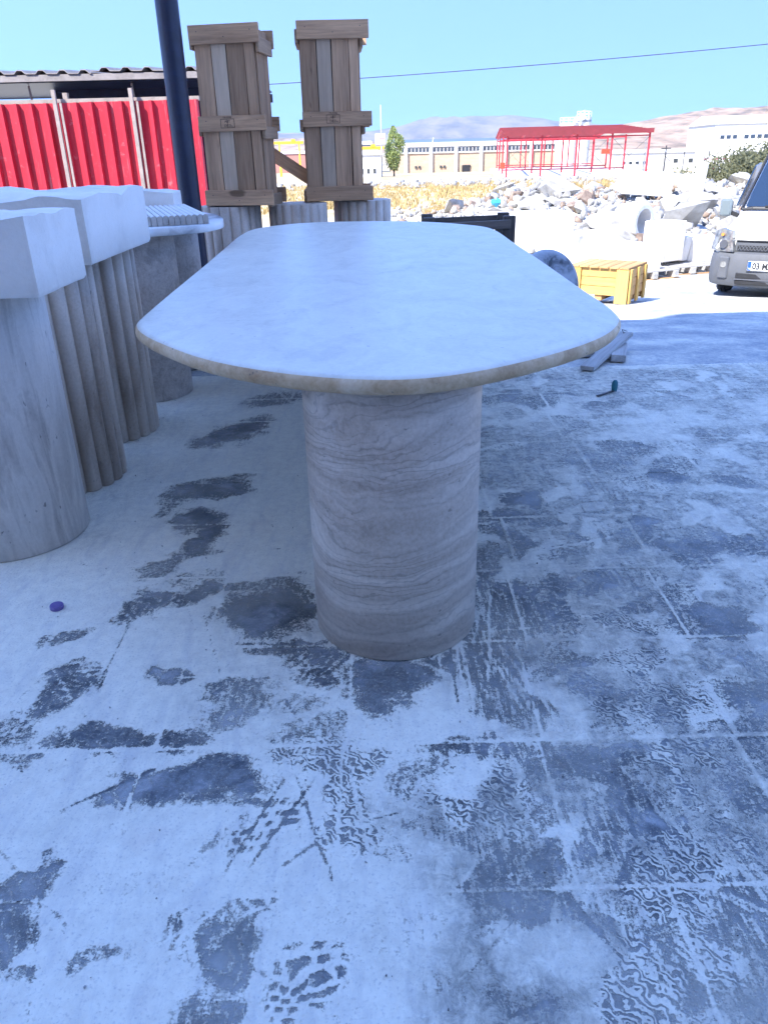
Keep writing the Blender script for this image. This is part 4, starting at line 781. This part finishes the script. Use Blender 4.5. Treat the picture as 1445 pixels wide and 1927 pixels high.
# ------------------------------------------------------------------ van
van = thing('delivery_van', 'white van with grey bumper parked in the sun at the right edge', 'van', (4.967, 9.845, -.605), R_(-34))
def section(y, hw, z0, z1, tw, n=10):
    """half section from the sill up to the middle of the top: hw half width, tw half width at the top"""
    pts = [(hw-.03, z0), (hw, z0+.06)]; zs = z1-z0
    for k in range(n+1):
        t = k/n*math.pi/2; rx = .10+.06*(z1 > 1.2); rz_ = min(.12, zs*.4)
        pts.append((hw+(tw-hw)*((zs-.06-rz_)/(zs))-rx*(1-math.cos(t))+(tw-hw)*.08*k/n, z1-rz_+rz_*math.sin(t)))
    pts.append((tw*.45, z1+.012)); pts.append((0, z1+.016))
    return [(x, y, z) for x, z in pts]+[(-x, y, z) for x, z in pts[-2::-1]]
st_ = [(.02, .74, .60, .70, .62), (.05, .80, .58, .78, .68), (.14, .835, .56, .84, .72), (.40, .855, .30, .91, .74), (.80, .865, .22, .965, .75), (1.02, .868, .22, 1.0, .76), (1.10, .868, .22, 1.06, .75), (1.75, .87, .22, 1.66, .66), (1.95, .87, .22, 1.76, .66), (2.6, .87, .22, 1.80, .67), (4.0, .87, .22, 1.80, .67), (4.25, .86, .24, 1.76, .65), (4.30, .82, .3, 1.66, .62)]
MB().rings([section(*s) for s in st_]).build('body', M['vanwhite'], van, smooth=38)
# bumper: swept grey plastic with rounded corners
def bumper():
    path = [(-.865, .62), (-.862, .34), (-.83, .14), (-.74, .03), (-.5, -.045), (0, -.07), (.5, -.045), (.74, .03), (.83, .14), (.862, .34), (.865, .62)]
    prof = [(-.12, .20), (.0, .19), (.035, .24), (.045, .38), (.035, .50), (.01, .585), (-.03, .605), (-.12, .60)]; rs = []
    for i, (x, y) in enumerate(path):
        a_ = Vector(path[max(0, i-1)]); b_ = Vector(path[min(len(path)-1, i+1)]); tt = (b_-a_).normalized(); nn = Vector((tt.y, -tt.x))
        rs.append([(x+nn.x*u*.6, y+nn.y*u, z) for u, z in prof])
    return MB().rings(rs)
bp = bumper().build('bumper', M['plastic'], van, smooth=45)
MB().box((0, -.075, .325), (.98, .05, .075), bev=.01).build('lower_intake', M['black'], bp)
MB().box((0, -.075, .245), (.98, .05, .055), bev=.01).build('lower_intake', M['black'], bp)
MB().box((0, -.105, .285), (1.0, .012, .016)).build('intake_bar', M['chrome'], bp)
for s in (-1, 1):
    MB().box((s*.655, -.035, .41), (.13, .06, .27), Zr(s*14), bev=.015).build('lamp_recess', M['plastic'], bp)
    f = MB().cyl((s*.66, -.072, .45), (s*.655, -.03, .45), .038, n=20).build('fog_lamp', M['lens'], bp, smooth=40)
# number plate
pl_ = MB().box((0, 0, 0), (.52, .008, .112), bev=.003).build('number_plate', M['plate'], van, loc=(-.10, -.122, .455))
MB().box((-.238, -.0052, 0), (.04, .002, .104)).build('plate_band', M['plateblue'], pl_)
MB().box((0, .004, 0), (.545, .006, .135), bev=.003).build('plate_holder', M['plastic'], pl_)
def text(txt, size, loc, mat, parent, rot=(R_(90), 0, 0), ext=.0008, align='LEFT', sx=1):
    cu = bpy.data.curves.new('lettering', 'FONT'); cu.body = txt; cu.size = size; cu.extrude = ext; cu.align_x = align; cu.offset = .004 if size > .05 else 0
    co = bpy.data.objects.new('tmp', cu); C.objects.link(co); dg = bpy.context.evaluated_depsgraph_get(); m_ = bpy.data.meshes.new_from_object(co.evaluated_get(dg)); bpy.data.objects.remove(co); m_.materials.clear()
    o = link('lettering', m_, mat, parent, loc=loc, rot=rot); o.scale = (sx, 1, 1); return o
text('03 MA', .105, (-.205, -.0055, -.037), M['black'], pl_, sx=.82)
text('TR', .03, (-.254, -.0068, -.045), M['plate'], pl_)
# grille and headlights
gr = MB().box((0, .012, .665), (1.12, .05, .125), bev=.012).build('grille', M['plastic'], van)
MB().box((0, -.014, .65), (1.06, .01, .06)).build('grille_void', M['black'], gr)
for k in range(27):
    MB().bar((-.52+.04*k, -.022, .62), (-.48+.04*k, -.022, .68), .007).build('mesh_bar', M['plastic'], gr); MB().bar((-.48+.04*k, -.022, .62), (-.52+.04*k, -.022, .68), .007).build('mesh_bar', M['plastic'], gr)
MB().box((0, -.012, .735), (1.1, .03, .02), bev=.004).build('grille_bar', M['black'], gr)
def headlight(s):
    P_ = [(.565, -.045, .60), (.595, -.035, .735), (.615, -.005, .845), (.765, .085, .865), (.845, .165, .83), (.872, .15, .61), (.77, .03, .60)]
    c = sum((Vector(p) for p in P_), Vector())/len(P_)+Vector((0, -.03, 0)); vs = [(s*p[0], p[1]-.012, p[2]) for p in P_]+[(s*p[0]*.97, p[1]+.06, p[2]) for p in P_]+[(s*c.x, c.y, c.z)]; n_ = len(P_)
    fs = [(k, (k+1) % n_, 2*n_) for k in range(n_)]+[(k, n_+k, n_+(k+1) % n_, (k+1) % n_) for k in range(n_)]
    hl = MB().add(vs, fs).build('headlight', M['lens'], van, smooth=50)
    MB().cyl((s*.70, -.03, .69), (s*.70, .06, .69), .05, n=24).build('reflector', M['chrome'], hl, smooth=40)
    MB().cyl((s*.73, .0, .80), (s*.73, .07, .80), .018, n=16).build('indicator', M['amber'], hl, smooth=40)
    MB().tube([(s*.57, -.022, .60), (s*.605, -.015, .735), (s*.625, .02, .84)], .006, 6).build('seal', M['black'], hl)
headlight(-1); headlight(1)
MB().tube([(-.60, -.0, .76), (-.2, -.01, .775), (.2, -.01, .775), (.60, 0, .76)], .006, 6).build('bonnet_seam', M['black'], van)
# windscreen, side windows, pillars
ws = [[(x*(.70-.10*t)/.70, 1.075+.685*t-.035*(1-abs(x)/.7)*(1-t)-.012, 1.045+.635*t+.022) for x in [-.70+.14*k for k in range(11)]] for t in (0, .33, .66, 1)]
MB().rings(ws, closed=False, cap=False).build('windscreen', M['windscreen'], van, smooth=180)
MB().tube([(-.735, 1.04, 1.03), (-.60, 1.02, 1.045), (0, .99, 1.05), (.6, 1.02, 1.045), (.735, 1.04, 1.03)], .022, 6).build('cowl', M['black'], van)
for (x0, x1) in ((-.45, .12), (.1, .55)): MB().bar((x0, .985, 1.075), (x1, 1.02, 1.10), .016).build('wiper', M['black'], van)
for s in (-1, 1):
    MB().tube([(s*.745, 1.05, 1.03), (s*.63, 1.76, 1.70)], .02, 6).build('pillar_seal', M['black'], van)
    q = [(s*.878, 1.35, 1.05), (s*.87, 2.2, 1.05), (s*.79, 2.2, 1.58), (s*.785, 1.75, 1.55)]; MB().add(q+[(p[0]-s*.02, p[1], p[2]) for p in q], [(0, 1, 2, 3), (7, 6, 5, 4), (0, 4, 5, 1), (1, 5, 6, 2), (2, 6, 7, 3), (3, 7, 4, 0)]).build('side_window', M['windscreen'], van)
    mr = MB().box((0, 0, 0), (.15, .09, .21), bev=.03).build('wing_mirror', M['black'], van, loc=(s*.93, 1.02, 1.05), rot=(0, 0, R_(s*8)), smooth=40)
    MB().box((0, -.030, 0), (.155, .05, .216), bev=.022).build('mirror_shell', M['mirror'], mr, smooth=40)
    MB().bar((-s*.05, .01, -.06), (-s*.16, .03, -.10), .05).build('mirror_arm', M['black'], mr)
for s in (-1, 1):
    for y in (.78, 3.45):
        wh = thing('wheel', None, None, (s*.755, y, .315)); wh.parent = van
        rs = []
        for (xx, r) in ((-.10, .20), (-.105, .27), (-.085, .305), (-.05, .316), (-.048, .306), (-.04, .306), (-.038, .318), (.0, .318), (.002, .307), (.01, .307), (.012, .318), (.045, .316), (.085, .305), (.105, .27), (.10, .20)): rs.append([(xx, r*math.cos(2*math.pi*k/40), r*math.sin(2*math.pi*k/40)) for k in range(40)])
        MB().rings(rs).build('tyre', M['rubber'], wh, smooth=40)
        MB().cyl((s*.06, 0, 0), (s*.107, 0, 0), .195, .17, n=32).build('rim', M['chrome'], wh, smooth=40)
        if y < 1: wh.rotation_euler = (0, 0, R_(10))
MB().box((0, 2.1, .30), (1.5, 3.6, .16)).build('underbody', M['black'], van)

# ------------------------------------------------------------------ things on the floor
pk = thing('loose_plank', 'weathered dusty plank propped across another on the floor', 'plank', (1.47, 4.93, .052))
MB().box((0, 0, 0), (.80, .085, .026), bev=.002).build('board', M['wood_dusty'], pk, loc=(0, 0, .0), rot=(0, R_(-4.0), R_(57)))
MB().tube([(.19, .30, .03), (.17, .30, .065), (.21, .31, .05)], .0022, 5).build('bent_nail', M['darkmetal'], pk)
tag(MB().box((0, 0, 0), (.36, .09, .045), bev=.003).build('loose_plank', M['wood_dusty'], loc=(1.56, 4.98, .0255), rot=(0, 0, R_(72))), 'short dusty plank lying underneath the longer one on the floor', 'plank')
tag(MB().box((0, 0, 0), (.42, .16, .03), bev=.003).build('loose_plank', M['wood_dusty'], loc=(1.18, 5.02, .018), rot=(0, 0, R_(4))), 'flat dusty board half hidden under the table edge', 'plank')
tag(MB().box((0, 0, 0), (.20, .11, .05), bev=.003).build('timber_offcut', M['wood_dusty'], loc=(1.36, 5.14, .059), rot=(0, 0, R_(35))), 'small timber offcut on the flat board by the planks', 'plank')
cp = thing('bottle_cap', 'small purple bottle cap lying on the dusty floor at left', 'bottle cap', (-1.007, 2.02, .0022))
MB().rings([[(r*math.cos(2*math.pi*k/40)*(1 if k % 2 else .975), r*math.sin(2*math.pi*k/40)*(1 if k % 2 else .975), z) for k in range(40)] for r, z in ((.020, 0), (.0205, .002), (.0205, .011), (.0185, .014))]).build('skirt', M['cap'], cp, smooth=30)
MB().cyl((0, 0, .0139), (0, 0, .0148), .0135, n=32).build('disc', M['cap'], cp)
cl_ = thing('broken_clip', 'small teal plastic clip with a dark strap end on the floor', 'clip', (1.25, 4.12, .003))
MB().bar((-.07, -.05, .006), (.045, .03, .010), .014, .006).build('strap', M['black'], cl_)
MB().rings([[(.045+.018*math.cos(2*math.pi*k/12)*q, .03+.008*math.sin(2*math.pi*k/12)*q, z) for k in range(12)] for q, z in ((.8, .006), (1, .03), (1, .055), (.5, .07))]).build('tab', M['teal'], cl_, smooth=60)

# ------------------------------------------------------------------ far buildings
bf = thing('brick_factory', 'long cream brick factory with white pillars and a window band', 'building', (4, 200, -4.0))
L_ = 44.0; MB().box((L_/2, 11, 2.9), (L_, 21.6, 5.8)).build('wall', M['brick'], bf)
MB().box((L_/2, -.05, 6.25), (L_+.4, .5, .95)).build('parapet', M['white'], bf)
rf = MB().add([(-.3, .4, 6.3), (L_+.3, .4, 6.3), (L_+.3, 11, 7.5), (-.3, 11, 7.5), (-.3, 22, 6.3), (L_+.3, 22, 6.3), (-.3, .4, 5.8), (L_+.3, .4, 5.8), (L_+.3, 22, 5.8), (-.3, 22, 5.8)], [(0, 1, 2, 3), (3, 2, 5, 4), (6, 7, 1, 0), (4, 5, 8, 9), (1, 7, 8, 5, 2), (0, 3, 4, 9, 6)]).build('roof', M['blueroof'], bf)
MB().box((L_/2, 3.5, 6.72), (L_, .25, .05)).build('roof_seam', M['white'], rf)
for x in (9.5, 36.5): MB().cyl((x, 1.5, 6.3), (x+.3, 1.8, 7.7), .12, n=8).build('vent_pipe', M['white'], rf)
nb = 8
for k in range(nb):
    x = 3.2+5.9*k
    if x < L_: MB().box((x, -.12, 2.9), (.72, .5, 5.78)).build('pillar', M['white'], bf)
    x0 = x-5.9+.36
    if k > 0 or True:
        MB().box((x0+2.6, -.03, 4.5), (5.1, .12, .22)).build('sill', M['white'], bf)
        for q in range(6):
            xx = x0+.45+.86*q
            if 0 < xx < L_-.4:
                wn_ = MB().box((xx, -.02, 5.15), (.72, .16, 1.06)).build('window', M['white'], bf); MB().box((xx, -.105, 5.15), (.54, .03, .9)).build('pane', M['glass'], wn_)
    for q in (2.0, 2.85):
        if 0 < x0+q < 30 and k in (1, 2, 3): MB().box((x0+q, -.02, 1.45), (.55, .08, .55)).build('window', M['glass'], bf)
MB().box((17.4, -.04, .85), (1.9, .16, 1.7)).build('door', M['black'], bf)
# red steel frame
A = (16.9, 109.0); zf = float(np.interp(109, PF, PZ))
fr = thing('steel_hall', 'bright red steel hall skeleton with roof but no walls', 'building', (A[0], A[1], zf+.02), -math.atan2(.117, .993))
UU = [0, 4.35, 8.7, 13.05, 17.6]; VV = [0, 17, 34, 50]; EH, RH = 4.98, 6.15
sb = MB().box((8.8, 25, -.08), (20, 54, .3)).build('slab', M['concrete'], fr)
for i, u in enumerate(UU):
    for j, v in enumerate(VV):
        cl = MB().box((u, v, EH/2), (.20, .30, EH)).build('column', M['redsteel'], fr); MB().box((u, v, .1), (.5, .5, .06)).build('foot_plate', M['redsteel'], cl)
    MB().bar((u, -.2, EH), (u, 25, RH), .2, .3).build('rafter', M['redsteel'], fr); MB().bar((u, 50.2, EH), (u, 25, RH), .2, .3).build('rafter', M['redsteel'], fr)
for v in VV: MB().box((8.8, v, EH-.35), (17.7, .12, .14)).build('tie_beam', M['redsteel'], fr)
for v in (17, 34, 50): MB().box((8.8, v, .55), (17.7, .1, .16)).build('base_beam', M['redsteel'], fr)
for s, (va, vb) in enumerate(((-.5, 25), (50.5, 25))):
    for k in range(10):
        t = (k+.2)/10; MB().box((8.8, va+(vb-va)*t, EH+.22+(RH-EH)*t), (18.4, .14, .2)).build('purlin', M['redroof'], fr)
MB().box((8.8, -.55, EH+.18), (18.3, .06, .5)).build('eave_fascia', M['redroof'], fr)
for (u0, u1, v) in ((0, 4.35, 0), (13.05, 17.6, 0), (0, 4.35, 34), (13.05, 17.6, 34)):
    for z0, z1 in ((.3, EH-.5), (EH-.5, .3)): MB().bar((u0, v+.1, z0), (u1, v+.1, z1), .035).build('brace_rod', M['darkmetal'], fr)
tag(MB().box((0, 0, 0), (.62, .4, .75), bev=.02).build('site_box', M['redbox'], loc=(16.45, 109.3, zf+1.5)), 'red box fixed to the near left column of the steel frame', 'box')
tag(MB().box((0, 0, 0), (1.1, .4, .6), bev=.02).build('site_box', M['redbox'], loc=(.2713*116, 116, 1.25-.0067*116)), 'orange-red hoist box high inside the steel frame', 'box')
# concrete elements in front of the frame
cz = float(np.interp(85, PF, PZ))
for k, l in enumerate(('bottom', 'middle', 'top')):
    tag(MB().box((0, 0, 0), (4.5-.15*k, 1.2, .27), bev=.03).build('concrete_beam', M['concrete'], loc=(24.05+.05*k, 85, cz+.14+.28*k), rot=(0, 0, R_(-2))), l+' pale concrete beam of the stack before the red frame', 'concrete beam')
tag(MB().cyl((0, -.5, 0), (0, .5, 0), .33, n=24).build('concrete_pipe', M['concrete'], loc=(26.9, 85, cz+.36), smooth=40), 'short dark-ended concrete pipe at the right end of the beam stack', 'pipe')
tag(MB().box((0, 0, 0), (7, .3, .45), bev=.03).build('concrete_beam', M['concrete'], loc=(31, 86, cz+.2)), 'long low concrete beam right of the beam stack', 'concrete beam')
# silos
for x, r, h, l in ((43.7, 1.5, 10.2, 'taller white silo with railing rising behind the red roof'), (40.6, 1.9, 9.1, 'lower white silo behind the red roof, left of the taller one')):
    s_ = thing('silo', l, 'silo', (x, 180, -3.5)); MB().cyl((0, 0, 0), (0, 0, h), r, n=28).build('tank', M['white'], s_, smooth=40); MB().cyl((0, 0, h-1.0), (0, 0, h-.6), r+.03, n=28).build('band', M['greyhall'], s_, smooth=40)
    for k in range(10): t_ = 2*math.pi*k/10; MB().bar((r*math.cos(t_), r*math.sin(t_), h), (r*math.cos(t_), r*math.sin(t_), h+1.0), .07).build('rail_post', M['white'], s_)
    for z in (.5, 1.0): MB().tube([(r*math.cos(2*math.pi*k/20), r*math.sin(2*math.pi*k/20), h+z) for k in range(21)], .05, 5).build('rail', M['white'], s_)
st2 = thing('stair_flight', 'white sloping stair between the two silos', 'stair', (41.0, 177.8, 5.55)); MB().bar((0, 0, 0), (2.2, 0, 1.5), .12, .5).build('flight', M['white'], st2); MB().bar((0, -.2, .9), (2.2, -.2, 2.4), .06).build('handrail', M['white'], st2)
def hall_box(name, label, x0, x1, y, d, z0, z1, mat, roof=None, wins=None, rz=0, ridge=0):
    t = thing(name, label, 'building', (x0, y, z0), R_(rz)); W = x1-x0; h = z1-z0
    MB().box((W/2, d/2, h/2), (W, d, h)).build('wall', mat, t)
    if roof: MB().add([(-.3, -.3, h), (W+.3, -.3, h), (W+.3, d+.3, h), (-.3, d+.3, h), (-.3, d/2, h+ridge), (W+.3, d/2, h+ridge)], [(0, 1, 5, 4), (2, 3, 4, 5), (0, 4, 3), (1, 2, 5), (3, 2, 1, 0)]).build('roof', roof, t)
    for (xa, za, w_, hh, n_, sp) in (wins or ()):
        for k in range(n_):
            f = MB().box((xa+sp*k, -.01, za), (w_, .12, hh)).build('window', M['white'], t); MB().box((xa+sp*k, -.08, za), (w_*.84, .03, hh*.84)).build('pane', M['glass'], f)
    return t
hall_box('white_warehouse', 'big white warehouse with a row of dark windows at the right', 68.3, 100, 172, 24, -3.2, 4.55, M['white'], M['white'], ((1.6, 5.4, .95, .8, 3, 1.2), (6.2, 5.4, 1.0, .85, 6, 1.25), (14.6, 5.4, 1.0, .85, 6, 1.25), (23, 5.4, 1.0, .85, 5, 1.25)), -8, 1.75)
hall_box('white_shed', 'low white shed with small dark windows right of the red frame', 47.5, 62, 165, 10, -3.2, -.3, M['white'], M['white'], ((1, 1.2, .7, .55, 9, 1.3),), -3, .5)
hall_box('white_office', 'flat white office block behind the utility pole', 47, 57, 138, 8, -2.9, -.6, M['white'], None, ((2, 1.6, .8, .7, 3, 2.4),), -3)
hall_box('white_cabin', 'small white cabin with magenta frame left of the bush', 34.9, 38.4, 90, 3, -1.95, -.28, M['white'], None, ((2.1, .95, .3, .7, 2, .42),), -3)
mg = plain('magenta_paint', (.42, .02, .10), .5, var=.05, bmp=0); cf = thing('cabin_frame', 'magenta metal frame standing before the small white cabin', 'frame', (34.8, 89.5, -1.95))
for a_, b_ in (((0, 0, 1.62), (3.6, -.1, 1.62)), ((1.15, 0, 0), (1.15, 0, 1.62)), ((0, 0, .12), (1.3, 0, 0))): MB().bar(a_, b_, .07).build('rail', mg, cf)
cn = thing('open_canopy', 'flat white canopy roof on thin posts before the warehouse', 'canopy', (46.5, 128, -2.7)); MB().box((3.9, 2, 2.95), (9, 4.4, .16), Zr(-3)).build('roof', M['white'], cn)
for x in (.2, 4, 7.6): MB().bar((x, 0, 0), (x, 0, 2.9), .1).build('post', M['darkmetal'], cn)
hall_box('grey_hall', 'grey clad hall with pale roof left of the poplar', -9.5, -1.0, 222, 14, -4.1, 2.75, M['greyhall'], M['white'], None, 2, .9)
hall_box('red_brick_hall', 'low reddish hall seen between the two upright crates', -34, -20.0, 250, 12, -4.3, .9, plain('pinkish_brick', (.42, .2, .16), .9), M['white'], None, 0, .8)
hall_box('stone_kiosk', 'white stone office with arched sign left of the poplar', -3.2, .9, 148, 5, -3.0, .6, M['white'], M['white'], ((.8, 1.0, .5, .9, 3, 1.1),), 2, .7)
def gantry(label, x0, x1, y, zt, z0):
    t = thing('gantry_crane', label, 'crane', (x0, y, z0)); h = zt-z0; W = x1-x0
    MB().box((W/2, 0, h), (W+1.2, .5, .55)).build('beam', M['yellow'], t)
    for x in (.7, W-.4):
        for s in (-1, 1): MB().bar((x, s*1.0, 0), (x, 0, h-.2), .28).build('leg', M['yellow'], t)
    MB().box((W*.7, 0, h+.45), (.9, .7, .5)).build('trolley', M['yellow'], t)
gantry('yellow gantry crane left of the poplar', -4.2, 1.2, 172, 1.75, -3.4); gantry('yellow gantry crane seen between the two upright crates', -22.0, -16.5, 190, 3.25, -3.6)
ms = thing('sign_mast', 'tall thin white mast carrying a pale sign left of the poplar', 'mast', (1.12, 150, -3.0)); MB().cyl((0, 0, 0), (0, 0, 11.4), .12, .07, 10).build('pole', M['white'], ms, smooth=40)
sg = MB().box((-.15, -.2, 6.05), (1.9, .3, 1.75), bev=.1).build('sign_board', M['white'], ms); MB().box((.1, -.37, 6.2), (1.0, .03, .22)).build('sign_stripe', plain('pale_red', (.65, .25, .25), .6), sg)
def upole(x, y, h, label, arm=True):
    t = thing('utility_pole', label, 'pole', (x, y, gzf(x, y)-.1)); MB().cyl((0, 0, 0), (0, 0, h), .09, .06, 10).build('shaft', M['darkmetal'], t, smooth=40)
    if arm: MB().box((0, 0, h-.25), (.9, .08, .1)).build('crossarm', M['darkmetal'], t); MB().bar((0, 0, h-.9), (.55, 0, h-1.4), .05).build('stay', M['darkmetal'], t)
upole(27.4, 80, 3.0, 'thin dark utility pole right of the red frame'); upole(21.6, 30, 6.0, 'utility pole that holds the right end of the wire'); upole(-9.3, 30, 4.3, 'utility pole behind the shed that holds the left end of the wire')
for k, (x, y, h, l) in enumerate(((22.3, 70, 2.3, 'thin lamp post leaning in front of the brick factory'), (37.5, 118, 5.0, 'thin grey flag mast right of the red frame'), (38.1, 119, 5.4, 'second thin flag mast right of the red frame'))):
    tag(MB().cyl((0, 0, 0), (.0, 0, h), .05, .03, 8).build('mast', M['greyhall'], loc=(x, y, gzf(x, y))), l, 'mast')
wr_ = []
for k in range(25):
    t = k/24; x = -9.3+30.9*t; wr_.append((x, 30, 3.09+1.60*t-.22*(1-(2*t-1)**2)+.12))
tag(MB().tube(wr_, .014, 5).build('power_line', M['darkmetal']), 'thin single wire crossing the sky behind the crates', 'wire')
# ------------------------------------------------------------------ hills and mountains
def ridge(name, label, y, depth, pts, zbase, mat, seed, rough=.12):
    xs_ = np.linspace(pts[0][0], pts[-1][0], 220); top = np.interp(xs_, [p[0] for p in pts], [p[1] for p in pts]); nn = 26; V = []
    for j in range(nn):
        t = j/(nn-1); prof = math.sin(min(1, t*1.25)*math.pi/2)**1.15 if t < .8 else math.cos((t-.8)/.2*math.pi/2)
        s_ = 1/ max(1, depth); nz = vnoise(xs_*9/depth, np.full_like(xs_, t*9), 1.0, seed)*.6+vnoise(xs_*24/depth, np.full_like(xs_, t*22), 1.0, seed+1)*.4-.5
        V.append(np.stack([xs_, np.full_like(xs_, y+depth*t), zbase+(top-zbase)*prof*(1+rough*2*nz*min(1, 3*t)*(1 if t < .78 else .35))], 1))
    return tag(link(name, np_mesh(name, np.concatenate(V), grid_faces(220, nn)), mat, smooth=180), label, 'hill', kind='structure')
def hillmat(name, a_, b_, c_, sc_):
    m, t, b = newmat(name); v = coords(t, 'pos', (sc_, sc_*.5, sc_)); n = noise(t, v, 4, 8, .65); t.links.new(ramp(t, n, [(.35, a_), (.52, b_), (.68, c_)]), b.inputs['Base Color']); b.inputs['Roughness'].default_value = 1; b.inputs['Specular IOR Level'].default_value = 0; return m
hm = hillmat('bare_hill', (.15, .12, .09), (.34, .245, .17), (.42, .325, .235), .006); mm = hillmat('far_mountain', (.13, .11, .09), (.22, .18, .14), (.30, .24, .18), .0012)
ridge('hills', 'bare brown hills rising at the right', 1500, 900, [(300, -6), (520, 20), (640, 48), (740, 64), (860, 78), (960, 80), (1090, 76), (1400, 85), (2000, 60), (2600, 20)], -6, hm, 3)
ridge('hills', 'low bare foothills across the plain', 2600, 900, [(-3000, 40), (-1500, 62), (-600, 58), (-200, 45), (0, 32), (400, 24), (900, 30), (1500, 60), (2600, 40)], -6, hm, 9)
ridge('mountains', 'distant blue mountain range on the horizon', 6500, 1800, [(-6000, 120), (-3000, 200), (-1500, 210), (-600, 150), (0, 165), (260, 205), (480, 250), (690, 268), (900, 252), (1300, 262), (1500, 232), (1800, 195), (2100, 165), (3000, 210), (5500, 120)], -6, mm, 15, .1)
# ------------------------------------------------------------------ air
hz = MB().box((0, 3900, 152), (18000, 13600, 330)).build('haze', None); tag(hz, 'pale summer haze over the plain', 'haze', kind='stuff')
m = bpy.data.materials.new('haze'); m.use_nodes = True; t = m.node_tree; t.nodes.clear(); pv = t.nodes.new('ShaderNodeVolumePrincipled'); pv.inputs['Color'].default_value = (.50, .74, 1, 1); pv.inputs['Density'].default_value = 7e-5; pv.inputs['Anisotropy'].default_value = .1
mo = t.nodes.new('ShaderNodeOutputMaterial'); t.links.new(pv.outputs[0], mo.inputs['Volume']); hz.data.materials.append(m)
